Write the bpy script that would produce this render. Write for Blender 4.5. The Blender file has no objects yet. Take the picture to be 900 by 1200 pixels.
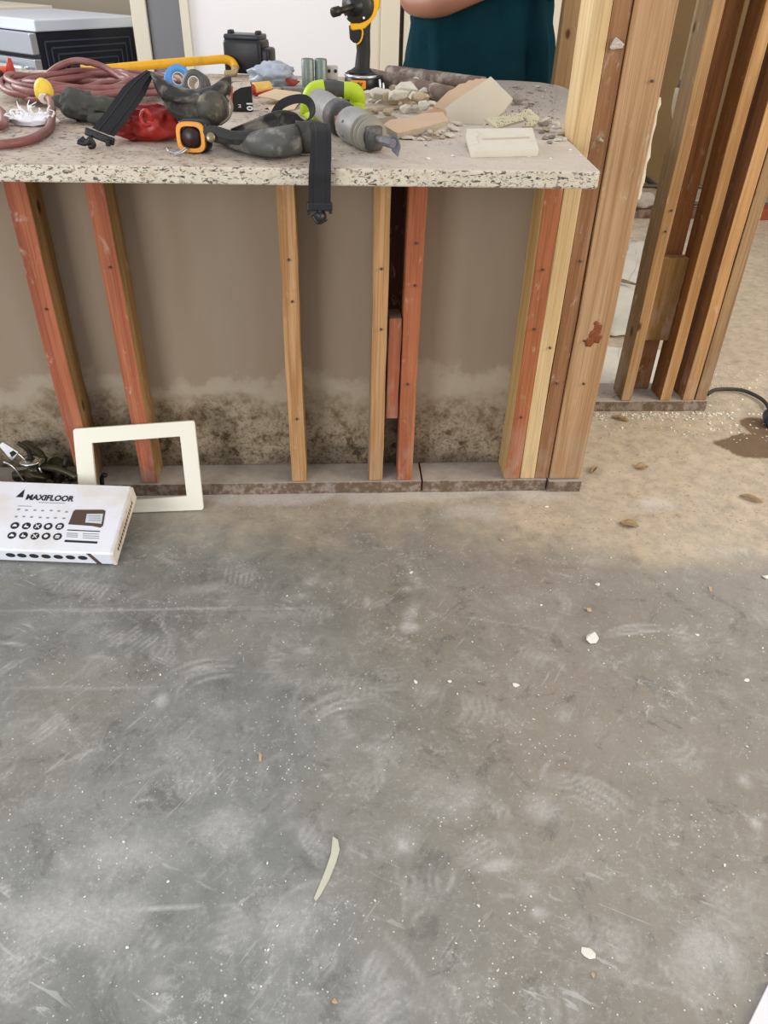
import bpy, bmesh, math, random
import numpy as np
from mathutils import Vector, Matrix, noise, Euler
C = bpy.context.scene.collection
SC = bpy.context.scene
R = math.radians
PI = math.pi
# ------------------------------------------------------------------ camera
CAMH = 1.234; FPX = 901.0
def cam_axes(p, r, y):
    fw = Vector((math.sin(y)*math.cos(p), math.cos(y)*math.cos(p), -math.sin(p)))
    r0 = Vector((math.cos(y), -math.sin(y), 0)); d0 = fw.cross(r0)
    c, s = math.cos(r), math.sin(r)
    return c*r0+s*d0, -s*r0+c*d0, fw
CR, CD, CF = cam_axes(R(35.74), R(-1.795), R(4.518))
cd = bpy.data.cameras.new('camera'); cam = bpy.data.objects.new('camera', cd); C.objects.link(cam)
m3 = Matrix((CR, -CD, -CF)).transposed()
cam.matrix_world = Matrix.Translation((0, 0, CAMH)) @ m3.to_4x4()
cd.sensor_fit = 'VERTICAL'; cd.sensor_height = 36; cd.lens = 36*FPX/1200; cd.clip_start = .05
SC.camera = cam
# ------------------------------------------------------------------ light
w = bpy.data.worlds.new('world'); SC.world = w; w.use_nodes = True
w.node_tree.nodes['Background'].inputs[0].default_value = (.93, .96, 1, 1)
w.node_tree.nodes['Background'].inputs[1].default_value = .62
def area(name, loc, tgt, sx, sy, e, col):
    l = bpy.data.lights.new(name, 'AREA'); l.shape = 'RECTANGLE'; l.size = sx; l.size_y = sy; l.energy = e; l.color = col
    o = bpy.data.objects.new(name, l); C.objects.link(o); o.location = loc
    o.rotation_euler = (Vector(tgt)-Vector(loc)).to_track_quat('-Z', 'Y').to_euler(); return o
area('patio_daylight', (-2.6, -1.6, 1.15), (.5, 1.9, .55), 1.7, 1.9, 62, (.97, .98, 1))
area('kitchen_daylight', (-2.9, 3.6, 2.1), (.4, 3.2, .9), 1.4, 1.2, 46, (1, .98, .97))
area('hall_daylight', (3.6, .8, 1.9), (1.4, 2.8, .4), 1.6, 1.6, 58, (1, .86, .68))
SC.view_settings.view_transform = 'Standard'; SC.view_settings.look = 'None'
SC.view_settings.exposure = 0.55; SC.view_settings.gamma = 1; SC.view_settings.use_curve_mapping = False
# ------------------------------------------------------------------ photo -> place helpers
CAM = Vector((0, 0, CAMH))
def ray(x, y): return CR*((x-450)/FPX) + CD*((y-600)/FPX) + CF
def at_z(x, y, z=.92):
    d = ray(x, y); return CAM + d*((z-CAMH)/d.z)
def at_y(x, y, Y):
    d = ray(x, y); return CAM + d*(Y/d.y)
def at_p(x, y, p0, n):
    d = ray(x, y); n = Vector(n); return CAM + d*((Vector(p0)-CAM).dot(n)/d.dot(n))
# ------------------------------------------------------------------ material helpers
def L(c):
    if isinstance(c, str):
        c = tuple(int(c[i:i+2], 16)/255 for i in (0, 2, 4))
        return tuple(x/12.92 if x <= .04045 else ((x+.055)/1.055)**2.4 for x in c)+(1,)
    return tuple(c)+((1,) if len(c) == 3 else ())
class NT:
    def __init__(s, name, rough=.7, metal=0., spec=.4):
        s.m = bpy.data.materials.new(name); s.m.use_nodes = True; s.t = s.m.node_tree
        s.b = s.t.nodes['Principled BSDF']; s.b.inputs['Roughness'].default_value = rough
        s.b.inputs['Metallic'].default_value = metal; s.b.inputs['Specular IOR Level'].default_value = spec
    def n(s, t, **k):
        o = s.t.nodes.new(t)
        for a, v in k.items(): setattr(o, a, v)
        return o
    def set(s, sock, v):
        if hasattr(v, 'is_output'): s.t.links.new(v, sock)
        else: sock.default_value = v
    def co(s, scale=(1, 1, 1), loc=(0, 0, 0), rot=(0, 0, 0), kind='Object'):
        tc = s.n('ShaderNodeTexCoord'); mp = s.n('ShaderNodeMapping')
        mp.inputs['Scale'].default_value = scale; mp.inputs['Location'].default_value = loc; mp.inputs['Rotation'].default_value = rot
        s.t.links.new(tc.outputs[kind], mp.inputs[0]); return mp.outputs[0]
    def noise(s, v, scale=5, detail=4, rough=.55, dist=0):
        o = s.n('ShaderNodeTexNoise'); s.t.links.new(v, o.inputs['Vector'])
        o.inputs['Scale'].default_value = scale; o.inputs['Detail'].default_value = detail
        o.inputs['Roughness'].default_value = rough; o.inputs['Distortion'].default_value = dist; return o.outputs['Fac']
    def voro(s, v, scale=5, feat='F1', out='Distance', rnd=1):
        o = s.n('ShaderNodeTexVoronoi', feature=feat); s.t.links.new(v, o.inputs['Vector'])
        o.inputs['Scale'].default_value = scale; o.inputs['Randomness'].default_value = rnd; return o.outputs[out]
    def ramp(s, f, stops, interp='LINEAR'):
        o = s.n('ShaderNodeValToRGB'); o.color_ramp.interpolation = interp; e = o.color_ramp.elements
        while len(e) < len(stops): e.new(.5)
        for i, (p, c) in enumerate(stops): e[i].position = p; e[i].color = L(c)
        s.set(o.inputs[0], f); return o.outputs[0]
    def th(s, f, a, b):   # smooth threshold 0..1
        o = s.n('ShaderNodeMapRange', interpolation_type='SMOOTHSTEP'); s.set(o.inputs[0], f)
        o.inputs[1].default_value = a; o.inputs[2].default_value = b; return o.outputs[0]
    def mx(s, f, a, b, mode='MIX'):
        o = s.n('ShaderNodeMix', data_type='RGBA', blend_type=mode); s.set(o.inputs[0], f)
        s.set(o.inputs[6], L(a) if not hasattr(a, 'is_output') else a); s.set(o.inputs[7], L(b) if not hasattr(b, 'is_output') else b)
        return o.outputs[2]
    def ma(s, op, a, b=0.):
        o = s.n('ShaderNodeMath', operation=op); s.set(o.inputs[0], a); s.set(o.inputs[1], b); return o.outputs[0]
    def sep(s, v):
        o = s.n('ShaderNodeSeparateXYZ'); s.t.links.new(v, o.inputs[0]); return o.outputs
    def out(s, col, bump=None, bs=.3, bd=.002, rough=None):
        s.set(s.b.inputs['Base Color'], L(col) if not hasattr(col, 'is_output') else col)
        if bump is not None:
            o = s.n('ShaderNodeBump'); o.inputs['Strength'].default_value = bs; o.inputs['Distance'].default_value = bd
            s.set(o.inputs['Height'], bump); s.t.links.new(o.outputs[0], s.b.inputs['Normal'])
        if rough is not None: s.set(s.b.inputs['Roughness'], rough)
        return s.m
def plain(name, c, rough=.6, metal=0, var=.12, sc=40, dust=None, da=.5, bs=.25, bd=.001):
    g = NT(name, rough, metal); v = g.co(); c = L(c)
    n1 = g.noise(v, sc, 4)
    col = g.mx(n1, tuple(x*(1-var) for x in c[:3]), tuple(min(1, x*(1+var)) for x in c[:3]))
    if dust: col = g.mx(g.ma('MULTIPLY', g.th(g.noise(v, sc*.6, 6, .65, .4), .48, .68), da), col, dust)
    return g.out(col, g.noise(v, sc*4, 3), bs, bd)
_wood = {}
def wood(c1, c2, seed=0, knots=1., tag='', dirt=.45):
    k = (c1, c2, seed)
    if k in _wood: return _wood[k]
    g = NT('wood_'+c1+str(seed), .72, 0, .25); o = (seed*3.1, seed*1.7, seed*.73)
    v = g.co((1, 1, .06), o); vf = g.co((1, 1, .012), o); v0 = g.co((1, 1, .45), o)
    n1 = g.noise(v, 26, 4, .5, .9); n2 = g.noise(vf, 260, 3, .6); n3 = g.noise(g.co((1, 1, .35), o), 4, 3)
    col = g.mx(g.th(n1, .32, .68), c1, c2)
    col = g.mx(g.ma('MULTIPLY', g.th(n2, .46, .62), .42), col, L(c2)[:3] and tuple(x*.55 for x in L(c2)[:3]))
    col = g.mx(g.ma('MULTIPLY', g.th(n3, .45, .75), .3), col, tuple(x*.6 for x in L(c2)[:3]))
    kd = g.voro(g.co((1, 1, .6), (o[0]+.3, o[1], o[2])), 7.5)
    kn = g.th(g.ma('ADD', kd, g.ma('MULTIPLY', g.noise(v0, 60, 2), .05)), .125, .075)
    col = g.mx(g.ma('MULTIPLY', kn, .9*knots), col, '4a2411')
    dn = g.th(g.noise(v0, 38, 6, .7, .5), .58, .74)
    col = g.mx(g.ma('MULTIPLY', dn, dirt), col, 'cbbba6')
    # plaster dust near the bottom of the boards
    z = g.sep(g.co())[2]
    dz = g.ma('MULTIPLY', g.th(z, .3, .0), g.th(g.noise(v0, 22, 5, .6), .42, .62))
    col = g.mx(g.ma('MULTIPLY', dz, .35), col, 'a99a8b')
    _wood[k] = g.out(col, g.ma('ADD', g.ma('MULTIPLY', n1, .5), n2), .35, .0015)
    return _wood[k]
# ------------------------------------------------------------------ object helpers
def tag(o, label=None, cat=None, group=None, kind=None):
    if label: o['label'] = label
    if cat: o['category'] = cat
    if group: o['group'] = group
    if kind: o['kind'] = kind
    return o
def thing(name, label, cat, loc=(0, 0, 0), rot=(0, 0, 0), group=None):
    o = bpy.data.objects.new(name, None); C.objects.link(o); o.empty_display_size = .05
    o.location = loc; o.rotation_euler = rot; return tag(o, label, cat, group)
def obj(name, bm, mats, parent=None, smooth=False, loc=None, rot=None, sub=0, bevel=0):
    me = bpy.data.meshes.new(name); bmesh.ops.recalc_face_normals(bm, faces=bm.faces); bm.to_mesh(me); bm.free()
    for m in (mats if isinstance(mats, (list, tuple)) else [mats]): me.materials.append(m)
    if smooth:
        for p in me.polygons: p.use_smooth = True
    o = bpy.data.objects.new(name, me); C.objects.link(o)
    if parent: o.parent = parent
    if loc is not None: o.location = loc
    if rot is not None: o.rotation_euler = rot
    if bevel:
        b = o.modifiers.new('bevel', 'BEVEL'); b.width = bevel; b.segments = 2; b.limit_method = 'ANGLE'
    if sub:
        s = o.modifiers.new('sub', 'SUBSURF'); s.levels = s.render_levels = sub
    return o
def BM(): return bmesh.new()
def TR(loc=(0, 0, 0), rot=(0, 0, 0)): return Matrix.Translation(loc) @ Euler(rot).to_matrix().to_4x4()
def box(bm, x0, x1, y0, y1, z0, z1, m=None, mi=0):
    vs = [bm.verts.new(Vector(p)) for p in ((x0,y0,z0),(x1,y0,z0),(x1,y1,z0),(x0,y1,z0),(x0,y0,z1),(x1,y0,z1),(x1,y1,z1),(x0,y1,z1))]
    if m:
        for v in vs: v.co = m @ v.co
    fs = [bm.faces.new([vs[i] for i in f]) for f in ((0,1,5,4),(1,2,6,5),(2,3,7,6),(3,0,4,7),(4,5,6,7),(3,2,1,0))]
    for f in fs: f.material_index = mi
    return fs
def rbox(bm, sx, sy, sz, r, m=Matrix(), seg=3):
    fs = box(bm, -sx/2, sx/2, -sy/2, sy/2, -sz/2, sz/2)
    es = list({e for f in fs for e in f.edges}); vs = list({v for f in fs for v in f.verts})
    g = bmesh.ops.bevel(bm, geom=es, offset=r, segments=seg, affect='EDGES', profile=.5)
    allv = set(v for f in g['faces'] for v in f.verts) | {v for v in vs if v.is_valid}
    for f in fs:
        if f.is_valid: allv |= set(f.verts)
    for v in allv: v.co = m @ v.co
def cr(pts, k=6, closed=False):
    P = [Vector(p) for p in pts]; n = len(P); out = []
    rng = range(n if closed else n-1)
    for i in rng:
        p0 = P[(i-1) % n] if closed or i > 0 else P[0]*2-P[1]
        p1 = P[i]; p2 = P[(i+1) % n]
        p3 = P[(i+2) % n] if closed or i+2 < n else P[-1]*2-P[-2]
        for j in range(k):
            t = j/k
            out.append(.5*((2*p1)+(p2-p0)*t+(2*p0-5*p1+4*p2-p3)*t*t+(3*p1-p0-3*p2+p3)*t**3))
    if not closed: out.append(P[-1])
    return out
def tube(bm, pts, r, n=10, closed=False, flat=None, mi=0, up=Vector((0, 0, 1))):
    """sweep; r number or list; flat=(w,h) gives a rectangular ribbon"""
    P = [Vector(p) for p in pts]; N = len(P); rings = []
    prev = None
    for i, p in enumerate(P):
        a = P[i-1] if (i > 0 or closed) else P[i]; b = P[(i+1) % N] if (i < N-1 or closed) else P[i]
        t = (b-a).normalized() if (b-a).length > 1e-9 else Vector((0, 0, 1))
        if prev is None:
            s = t.cross(up); s = s if s.length > .05 else t.cross(Vector((1, 0, 0)))
        else: s = prev - t*prev.dot(t)
        s.normalize(); prev = s; u = s.cross(t)
        rr = r[i] if isinstance(r, (list, tuple)) else r
        if flat:
            w_, h_ = flat; w_ *= rr; h_ *= rr
            ring = [bm.verts.new(p+s*x*w_/2+u*y*h_/2) for x, y in ((-1,-1),(1,-1),(1,1),(-1,1))]
        else: ring = [bm.verts.new(p+(s*math.cos(2*PI*k/n)+u*math.sin(2*PI*k/n))*rr) for k in range(n)]
        rings.append(ring)
    q = len(rings[0])
    for i in range(N if closed else N-1):
        a, b = rings[i], rings[(i+1) % N]
        off = 0
        if closed and i == N-1:
            off = min(range(q), key=lambda o: sum((a[k].co-b[(k+o) % q].co).length for k in range(q)))
        for k in range(q):
            f = bm.faces.new((a[k], a[(k+1) % q], b[(k+1+off) % q], b[(k+off) % q])); f.material_index = mi
    if not closed:
        bm.faces.new(rings[0]).material_index = mi; bm.faces.new(rings[-1]).material_index = mi
def lathe(bm, prof, n=24, m=Matrix(), mi=0):
    rings = []
    for r_, z in prof:
        if r_ < 1e-6: rings.append([bm.verts.new(m @ Vector((0, 0, z)))])
        else: rings.append([bm.verts.new(m @ Vector((r_*math.cos(2*PI*k/n), r_*math.sin(2*PI*k/n), z))) for k in range(n)])
    for a, b in zip(rings, rings[1:]):
        for k in range(n):
            vs = []
            for v in (a[k % len(a)], a[(k+1) % len(a)], b[(k+1) % len(b)], b[k % len(b)]):
                if v not in vs: vs.append(v)
            if len(vs) > 2: bm.faces.new(vs).material_index = mi
def axis(p, d):  # matrix with local z along d at p
    return Matrix.Translation(p) @ Vector(d).to_track_quat('Z', 'Y').to_matrix().to_4x4()
def cyl(bm, p, q, r, n=20, r2=None, mi=0):
    p, q = Vector(p), Vector(q); h = (q-p).length; r2 = r if r2 is None else r2
    e = min(r, r2)*.12
    lathe(bm, [(0, 0), (r-e, 0), (r, e), (r2, h-e), (r2-e, h), (0, h)], n, axis(p, q-p), mi)
def prism(bm, pts, d, mi=0, side=None):
    """closed polygon extruded by vector d"""
    a = [bm.verts.new(Vector(p)) for p in pts]; b = [bm.verts.new(Vector(p)+Vector(d)) for p in pts]
    bm.faces.new(a).material_index = mi; bm.faces.new(b[::-1]).material_index = mi
    for i in range(len(a)):
        bm.faces.new((a[i], b[i], b[(i+1) % len(a)], a[(i+1) % len(a)])).material_index = mi if side is None else side
def jag(pts, amp, k=4, seed=0, closed=True):
    rnd = random.Random(seed); out = []
    P = [Vector(p) for p in pts]
    for i in range(len(P)):
        a, b = P[i], P[(i+1) % len(P)]
        out.append(a)
        for j in range(1, k):
            out.append(a.lerp(b, j/k)+Vector([rnd.uniform(-amp, amp) for _ in range(3)])*1.0)
    return out
def blob(bm, sx, sy, sz, amp=.15, f=3., seed=0, sub=4, m=Matrix(), zmin=None, ridge=False):
    g = bmesh.ops.create_icosphere(bm, subdivisions=sub, radius=1)
    for v in g['verts']:
        q = v.co.normalized(); s = Vector((seed*3.7, seed*1.3, seed*2.1))
        d = noise.noise(q*f+s)*.65+noise.noise(q*f*2.3+s)*.35
        if ridge: d = .5-abs(d)*2.2
        c = q*(1+amp*d); c = Vector((c.x*sx, c.y*sy, c.z*sz))
        if zmin is not None and c.z < zmin: c.z = zmin
        v.co = m @ c
def frag(bm, sx, sy, sz, seed, n=13):
    rnd = random.Random(seed); vs = []
    for _ in range(n):
        v = Vector([rnd.gauss(0, 1) for _ in range(3)]).normalized()*rnd.uniform(.75, 1)
        vs.append(bm.verts.new((v.x*sx, v.y*sy, v.z*sz)))
    g = bmesh.ops.convex_hull(bm, input=vs)
    bad = {v for v in list(g['geom_unused'])+list(g['geom_interior']) if isinstance(v, bmesh.types.BMVert)}
    if bad: bmesh.ops.delete(bm, geom=list(bad), context='VERTS')
def sheet(bm, P, nu, nv, fn, th):
    """grid of fn(u,v)->Vector, closed with thickness th along -normal(ish z)"""
    top = [[bm.verts.new(fn(i/nu, j/nv)) for j in range(nv+1)] for i in range(nu+1)]
    bot = [[bm.verts.new(v.co - Vector(P)*th) for v in r] for r in top]
    for i in range(nu):
        for j in range(nv):
            bm.faces.new((top[i][j], top[i+1][j], top[i+1][j+1], top[i][j+1]))
            bm.faces.new((bot[i][j+1], bot[i+1][j+1], bot[i+1][j], bot[i][j]))
    for i in range(nu):
        bm.faces.new((top[i][0], bot[i][0], bot[i+1][0], top[i+1][0])); bm.faces.new((top[i+1][nv], bot[i+1][nv], bot[i][nv], top[i][nv]))
    for j in range(nv):
        bm.faces.new((top[0][j+1], bot[0][j+1], bot[0][j], top[0][j])); bm.faces.new((top[nu][j], bot[nu][j], bot[nu][j+1], top[nu][j+1]))
def text(name, body, size, mat, parent, m, depth=.0004, sx=1., bold=0.):
    cu = bpy.data.curves.new('t', 'FONT'); cu.body = body; cu.size = size; cu.extrude = depth; cu.offset = bold
    cu.align_x = 'CENTER'; cu.align_y = 'CENTER'; cu.resolution_u = 3
    to = bpy.data.objects.new('t', cu); C.objects.link(to)
    dg = bpy.context.evaluated_depsgraph_get(); dg.update()
    me = bpy.data.meshes.new_from_object(to.evaluated_get(dg)); C.objects.unlink(to); bpy.data.objects.remove(to)
    me.transform(m @ Matrix.Diagonal((sx, 1, 1, 1))); me.materials.clear(); me.materials.append(mat)
    o = bpy.data.objects.new(name, me); C.objects.link(o); o.parent = parent; return o
def fj(v, seed=0): return noise.noise(Vector(v)+Vector((seed*5.3, seed*2.9, seed)))
def sm(a, b, x):
    t = np.clip((x-a)/(b-a), 0, 1); return t*t*(3-2*t)

# ================================================================== THE SETTING
# --- concrete floor: wear and dust laid down as attributes on a fine grid
rng = np.random.RandomState(4)
def axisgrid(lo, a, b, hi, step, coarse=.25):
    return np.concatenate([np.arange(lo, a, coarse), np.arange(a, b, step), np.arange(b, hi+coarse, coarse)])
GX = axisgrid(-7, -.9, 1.75, 7, .0065); GY = axisgrid(-4.5, .35, 2.6, 8, .0065)
X, Y = np.meshgrid(GX, GY, indexing='ij')
_pt = rng.permutation(256); _gr = rng.rand(256)
def vnoise(x, y, s):
    h = lambda a, b: _gr[_pt[(_pt[a & 255]+b) & 255]]
    x = x*s+77; y = y*s+41; xi = np.floor(x).astype(int); yi = np.floor(y).astype(int); u = x-xi; v = y-yi
    u = u*u*(3-2*u); v = v*v*(3-2*v)
    return (h(xi, yi)*(1-u)+h(xi+1, yi)*u)*(1-v)+(h(xi, yi+1)*(1-u)+h(xi+1, yi+1)*u)*v
def fbm(x, y, s, o=5):
    t = 0; a = .5; n = 0
    for k in range(o): t = t+a*vnoise(x+k*1.7, y-k*.9, s*2**k); n += a; a *= .55
    return t/n
nz = fbm(X, Y, 4); nz2 = fbm(X+5, Y-3, 14); nz3 = fbm(X-9, Y+2, 2)
W = np.zeros_like(X); T = np.zeros_like(X); B = np.zeros_like(X)
# sawdust and plaster dust by the framing
edge = 1.60-.17*sm(.1, .75, X)-.05*sm(.9, 1.3, X)+(nz-.5)*.35+(nz2-.5)*.12
T = sm(-.04, .17, Y-edge)*sm(-.35, .2, X+(nz3-.5)*.5)
T = T*(.62+.5*sm(.35, .6, nz2)+.25*sm(.5, .9, X)); T = np.maximum(T, .6*sm(1.5, 1.72, Y+(nz2-.5)*.3)*sm(-.8, -.2, X))
T = np.clip(T, 0, 1)
def wpx(x, y): p = at_z(x, y, 0); return p.x, p.y
def splat(A, px, py, rx, ry, amt, rag=.5, hard=.3):
    cx, cy = wpx(px, py); d = np.sqrt(((X-cx)/rx)**2+((Y-cy)/ry)**2)+(nz2-.5)*rag*2
    np.maximum(A, amt*sm(1, hard, d), out=A)
splat(B, 885, 522, .125, .085, 1., .35, .9); splat(B, 905, 505, .10, .10, 1., .3, .9)
for a in ((362, 682, .035, .03, .6), (352, 698, .035, .03, .55), (485, 718, .028, .05, .5), (486, 735, .032, .025, .7), (478, 690, .02, .02, .5),
          (430, 705, .014, .025, .5), (474, 990, .02, .025, .7), (480, 985, .045, .05, .35), (620, 1045, .05, .03, .5), (580, 1015, .05, .018, .6), (630, 1070, .025, .02, .6),
          (870, 915, .03, .03, .75), (885, 965, .02, .02, .6), (560, 780, .03, .03, .25), (660, 840, .05, .04, .35), (700, 860, .06, .05, .3), (240, 690, .12, .025, .3), (110, 690, .1, .03, .3),
          (640, 950, .06, .04, .35), (190, 820, .02, .03, .6), (150, 1000, .12, .06, .35), (260, 975, .06, .05, .35), (330, 1080, .07, .04, .3), (80, 1080, .2, .07, .4), (540, 930, .08, .06, .25), (840, 1120, .09, .06, .45),
          (330, 720, .09, .03, .25), (400, 800, .1, .03, .25), (560, 600, .12, .05, .5), (760, 590, .09, .06, .6)):
    splat(W, a[0], a[1], a[2], a[3], a[4]*.95, .9, -.1)
np.maximum(W, .55*sm(1.73, 1.79, Y+(nz2-.5)*.12)*sm(.72, .6, X)*(Y < 1.9), out=W)
def stroke(p, q, wd, amt, bend=0.):
    n = max(3, int(math.dist(p, q)/.004)); px, py = -(q[1]-p[1]), q[0]-p[0]
    for i in range(n+1):
        t = i/n; k = bend*4*t*(1-t); cx = p[0]+(q[0]-p[0])*t+px*k; cy = p[1]+(q[1]-p[1])*t+py*k
        i0, i1 = np.searchsorted(GX, (cx-.015, cx+.015)); j0, j1 = np.searchsorted(GY, (cy-.015, cy+.015))
        if i1 <= i0 or j1 <= j0: continue
        d = np.sqrt((X[i0:i1, j0:j1]-cx)**2+(Y[i0:i1, j0:j1]-cy)**2)
        W[i0:i1, j0:j1] = np.maximum(W[i0:i1, j0:j1], amt*np.clip(1.2-d/wd, 0, 1)*(.4+.6*math.sin(PI*t))*(.35+1.0*nz2[i0:i1, j0:j1]))
rs = random.Random(11)
def treads(px, py, ang, n, ln, gap, amt, bend=0):
    cx, cy = wpx(px, py); u = (math.cos(ang), math.sin(ang)); v = (-u[1], u[0])
    for k in range(n):
        o = (k-(n-1)/2)*gap; l = ln*rs.uniform(.6, 1.1)/2; s = rs.uniform(-.1, .1)*ln
        c = (cx+v[0]*o+u[0]*s, cy+v[1]*o+u[1]*s)
        stroke((c[0]-u[0]*l, c[1]-u[1]*l), (c[0]+u[0]*l, c[1]+u[1]*l), .0055, amt*rs.uniform(.6, 1), bend)
treads(95, 690, 1.25, 10, .07, .013, .5); treads(165, 750, .9, 7, .05, .013, .5); treads(240, 790, .3, 5, .13, .013, .6, .12)
treads(270, 698, 0, 4, .07, .012, .45); treads(560, 1000, 2.6, 6, .07, .012, .4); treads(690, 935, -.6, 5, .13, .011, .55, .15)
treads(390, 830, .35, 4, .15, .014, .5, .15); treads(845, 1065, -.5, 9, .08, .012, .35); treads(860, 645, 1.9, 7, .06, .012, .5)
treads(230, 915, 1.8, 6, .07, .012, .4); treads(500, 815, -.7, 6, .03, .010, .45); treads(740, 740, .15, 2, .13, .01, .6, .1)
for _ in range(120):
    px, py = rs.uniform(0, 900), rs.uniform(640, 1190)
    treads(px, py, rs.uniform(0, PI), rs.choice((1, 1, 2, 3, 5, 6)), rs.uniform(.02, .1), rs.uniform(.010, .014), rs.uniform(.2, .5), rs.uniform(-.2, .2))
for p, q, a in (((0, 1070), (235, 1063), .8), ((0, 716), (380, 712), .5), ((0, 752), (28, 756), .8), ((540, 722), (640, 738), .35), ((715, 745), (780, 738), .7), ((350, 1098), (358, 1078), .9), ((0, 806), (200, 806), .3), ((60, 830), (95, 868), .6), ((60, 900), (130, 870), .4),
                ((0, 1035), (12, 1048), .8), ((770, 1125), (790, 1150), .6), ((645, 1120), (850, 1180), .25)):
    stroke(wpx(*p), wpx(*q), .005, a)
me = bpy.data.meshes.new('floor'); nx, ny = X.shape
Zf = np.where((X > -.95) & (X < 1.8) & (Y > .3) & (Y < 2.65), 0, 0)
co = np.stack([X, Y, Zf], -1).reshape(-1, 3).astype(np.float32)
idx = np.arange(nx*ny).reshape(nx, ny)
F = np.stack([idx[:-1, :-1], idx[1:, :-1], idx[1:, 1:], idx[:-1, 1:]], -1).reshape(-1, 4).astype(np.int32)
me.vertices.add(len(co)); me.vertices.foreach_set('co', co.ravel())
me.loops.add(F.size); me.loops.foreach_set('vertex_index', F.ravel())
me.polygons.add(len(F)); me.polygons.foreach_set('loop_start', np.arange(0, F.size, 4, dtype=np.int32)); me.polygons.foreach_set('loop_total', np.full(len(F), 4, np.int32))
me.update(calc_edges=True)
at = me.color_attributes.new('wear', 'FLOAT_COLOR', 'POINT')
at.data.foreach_set('color', np.stack([W, T, B, np.ones_like(W)], -1).reshape(-1).astype(np.float32))
g = NT('worn_concrete', .6, 0, .35); v = g.co()
ca = g.n('ShaderNodeVertexColor', layer_name='wear'); sp = g.n('ShaderNodeSeparateColor'); g.t.links.new(ca.outputs[0], sp.inputs[0])
sW, sT, sB = sp.outputs
n1 = g.noise(v, 3.2, 9, .68, .4); n2 = g.noise(v, 11, 10, .78, .5); n3 = g.noise(v, 110, 6, .78); n4 = g.noise(v, 1.1, 3, .5)
col = g.mx(g.th(n1, .36, .66), '7c7d79', '92928d')
col = g.mx(g.ma('MULTIPLY', g.th(n4, .45, .6), .5), col, '877f72')
px_ = g.sep(v)
col = g.mx(g.ma('MULTIPLY', g.th(g.ma('ADD', px_[0], g.ma('MULTIPLY', n1, .5)), .1, .7), .5), col, '9c8f7f')
col = g.mx(g.ma('MULTIPLY', g.th(n2, .52, .66), .42), col, 'b0aeaa')
col = g.mx(g.ma('MULTIPLY', g.th(n2, .47, .36), .55), col, '62605c')
col = g.mx(g.ma('MULTIPLY', g.th(n3, .55, .68), .4), col, 'c4c1ba')
ck = g.th(g.noise(v, 34, 12, .88), .535, .57); cg = g.th(g.noise(g.co((1, 1, 1), (4, 1, 0)), 5, 6, .7), .45, .62)
col = g.mx(g.ma('MULTIPLY', g.ma('MULTIPLY', ck, cg), .5), col, 'c2c0bb')
ck2 = g.th(g.noise(g.co((1, 1, 1), (1, 7, 0)), 26, 12, .85), .56, .60)
col = g.mx(g.ma('MULTIPLY', g.ma('MULTIPLY', ck2, g.th(cg, 1, 0)), .35), col, '6c6963')
# long wiping streaks and fine scratches
for rot, sc, a in ((.5, (9, 70, 1), .24), (-.9, (10, 90, 1), .2), (2.2, (8, 80, 1), .16)):
    mp2 = g.n('ShaderNodeMapping'); mp2.inputs['Scale'].default_value = sc; g.t.links.new(g.co((1, 1, 1), (rot, 2, 0), (0, 0, rot)), mp2.inputs[0])
    ns = g.noise(mp2.outputs[0], 1.3, 5, .6, .6)
    ms = g.th(g.noise(g.co((1, 1, 1), (rot*9, 0, 0)), 2.6, 4), .5, .65)
    col = g.mx(g.ma('MULTIPLY', g.ma('MULTIPLY', g.th(ns, .60, .68), ms), a*1.7), col, 'd0ced0')
fine = g.th(g.voro(g.co((1, 1, 1)), 85), .15, .08)
gate = g.th(g.noise(g.co((1, 1, 1), (9, 0, 0)), 6, 6, .7), .46, .58)
col = g.mx(g.ma('MULTIPLY', g.ma('MULTIPLY', fine, gate), .9), col, 'ebe8e0')
fineT = g.th(g.noise(v, 22, 9, .78), .38, .6)
col = g.mx(g.ma('MULTIPLY', sT, g.ma('ADD', .5, g.ma('MULTIPLY', fineT, .45))), col, g.mx(n2, 'b8a488', 'd6c9b4'))
col = g.mx(g.ma('MULTIPLY', g.ma('MULTIPLY', sT, g.th(g.noise(v, 70, 6, .8), .56, .66)), .75), col, '7d664c')
col = g.mx(g.ma('MULTIPLY', sW, g.ma('ADD', .5, g.ma('MULTIPLY', g.th(n3, .3, .6), .5))), col, 'd8d5d2')
col = g.mx(g.ma('MULTIPLY', sB, .9), col, g.mx(n3, '5f4a36', '735b44'))
m_floor = g.out(col, g.ma('ADD', n3, g.ma('MULTIPLY', n2, .6)), .25, .002, g.th(n1, .2, 1.2))
me.materials.append(m_floor)
fl = bpy.data.objects.new('floor', me); C.objects.link(fl); tag(fl, kind='structure')

def struct(name, bm, m, **k): return tag(obj(name, bm, m, **k), kind='structure')
m_white = plain('white_paint', 'eae8ea', .55, var=.02, sc=3, bs=.05)
m_cream = plain('cream_paint', 'd9d0bd', .6, var=.03, sc=3, bs=.05)
m_beige = plain('beige_wall', 'b3a692', .7, var=.05, sc=3)
m_grey = plain('grey_panel', '77777a', .5, var=.04, sc=4, bs=.05)
m_brownwall = plain('raw_brown_wall', '7d6443', .85, var=.2, sc=5)
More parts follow.
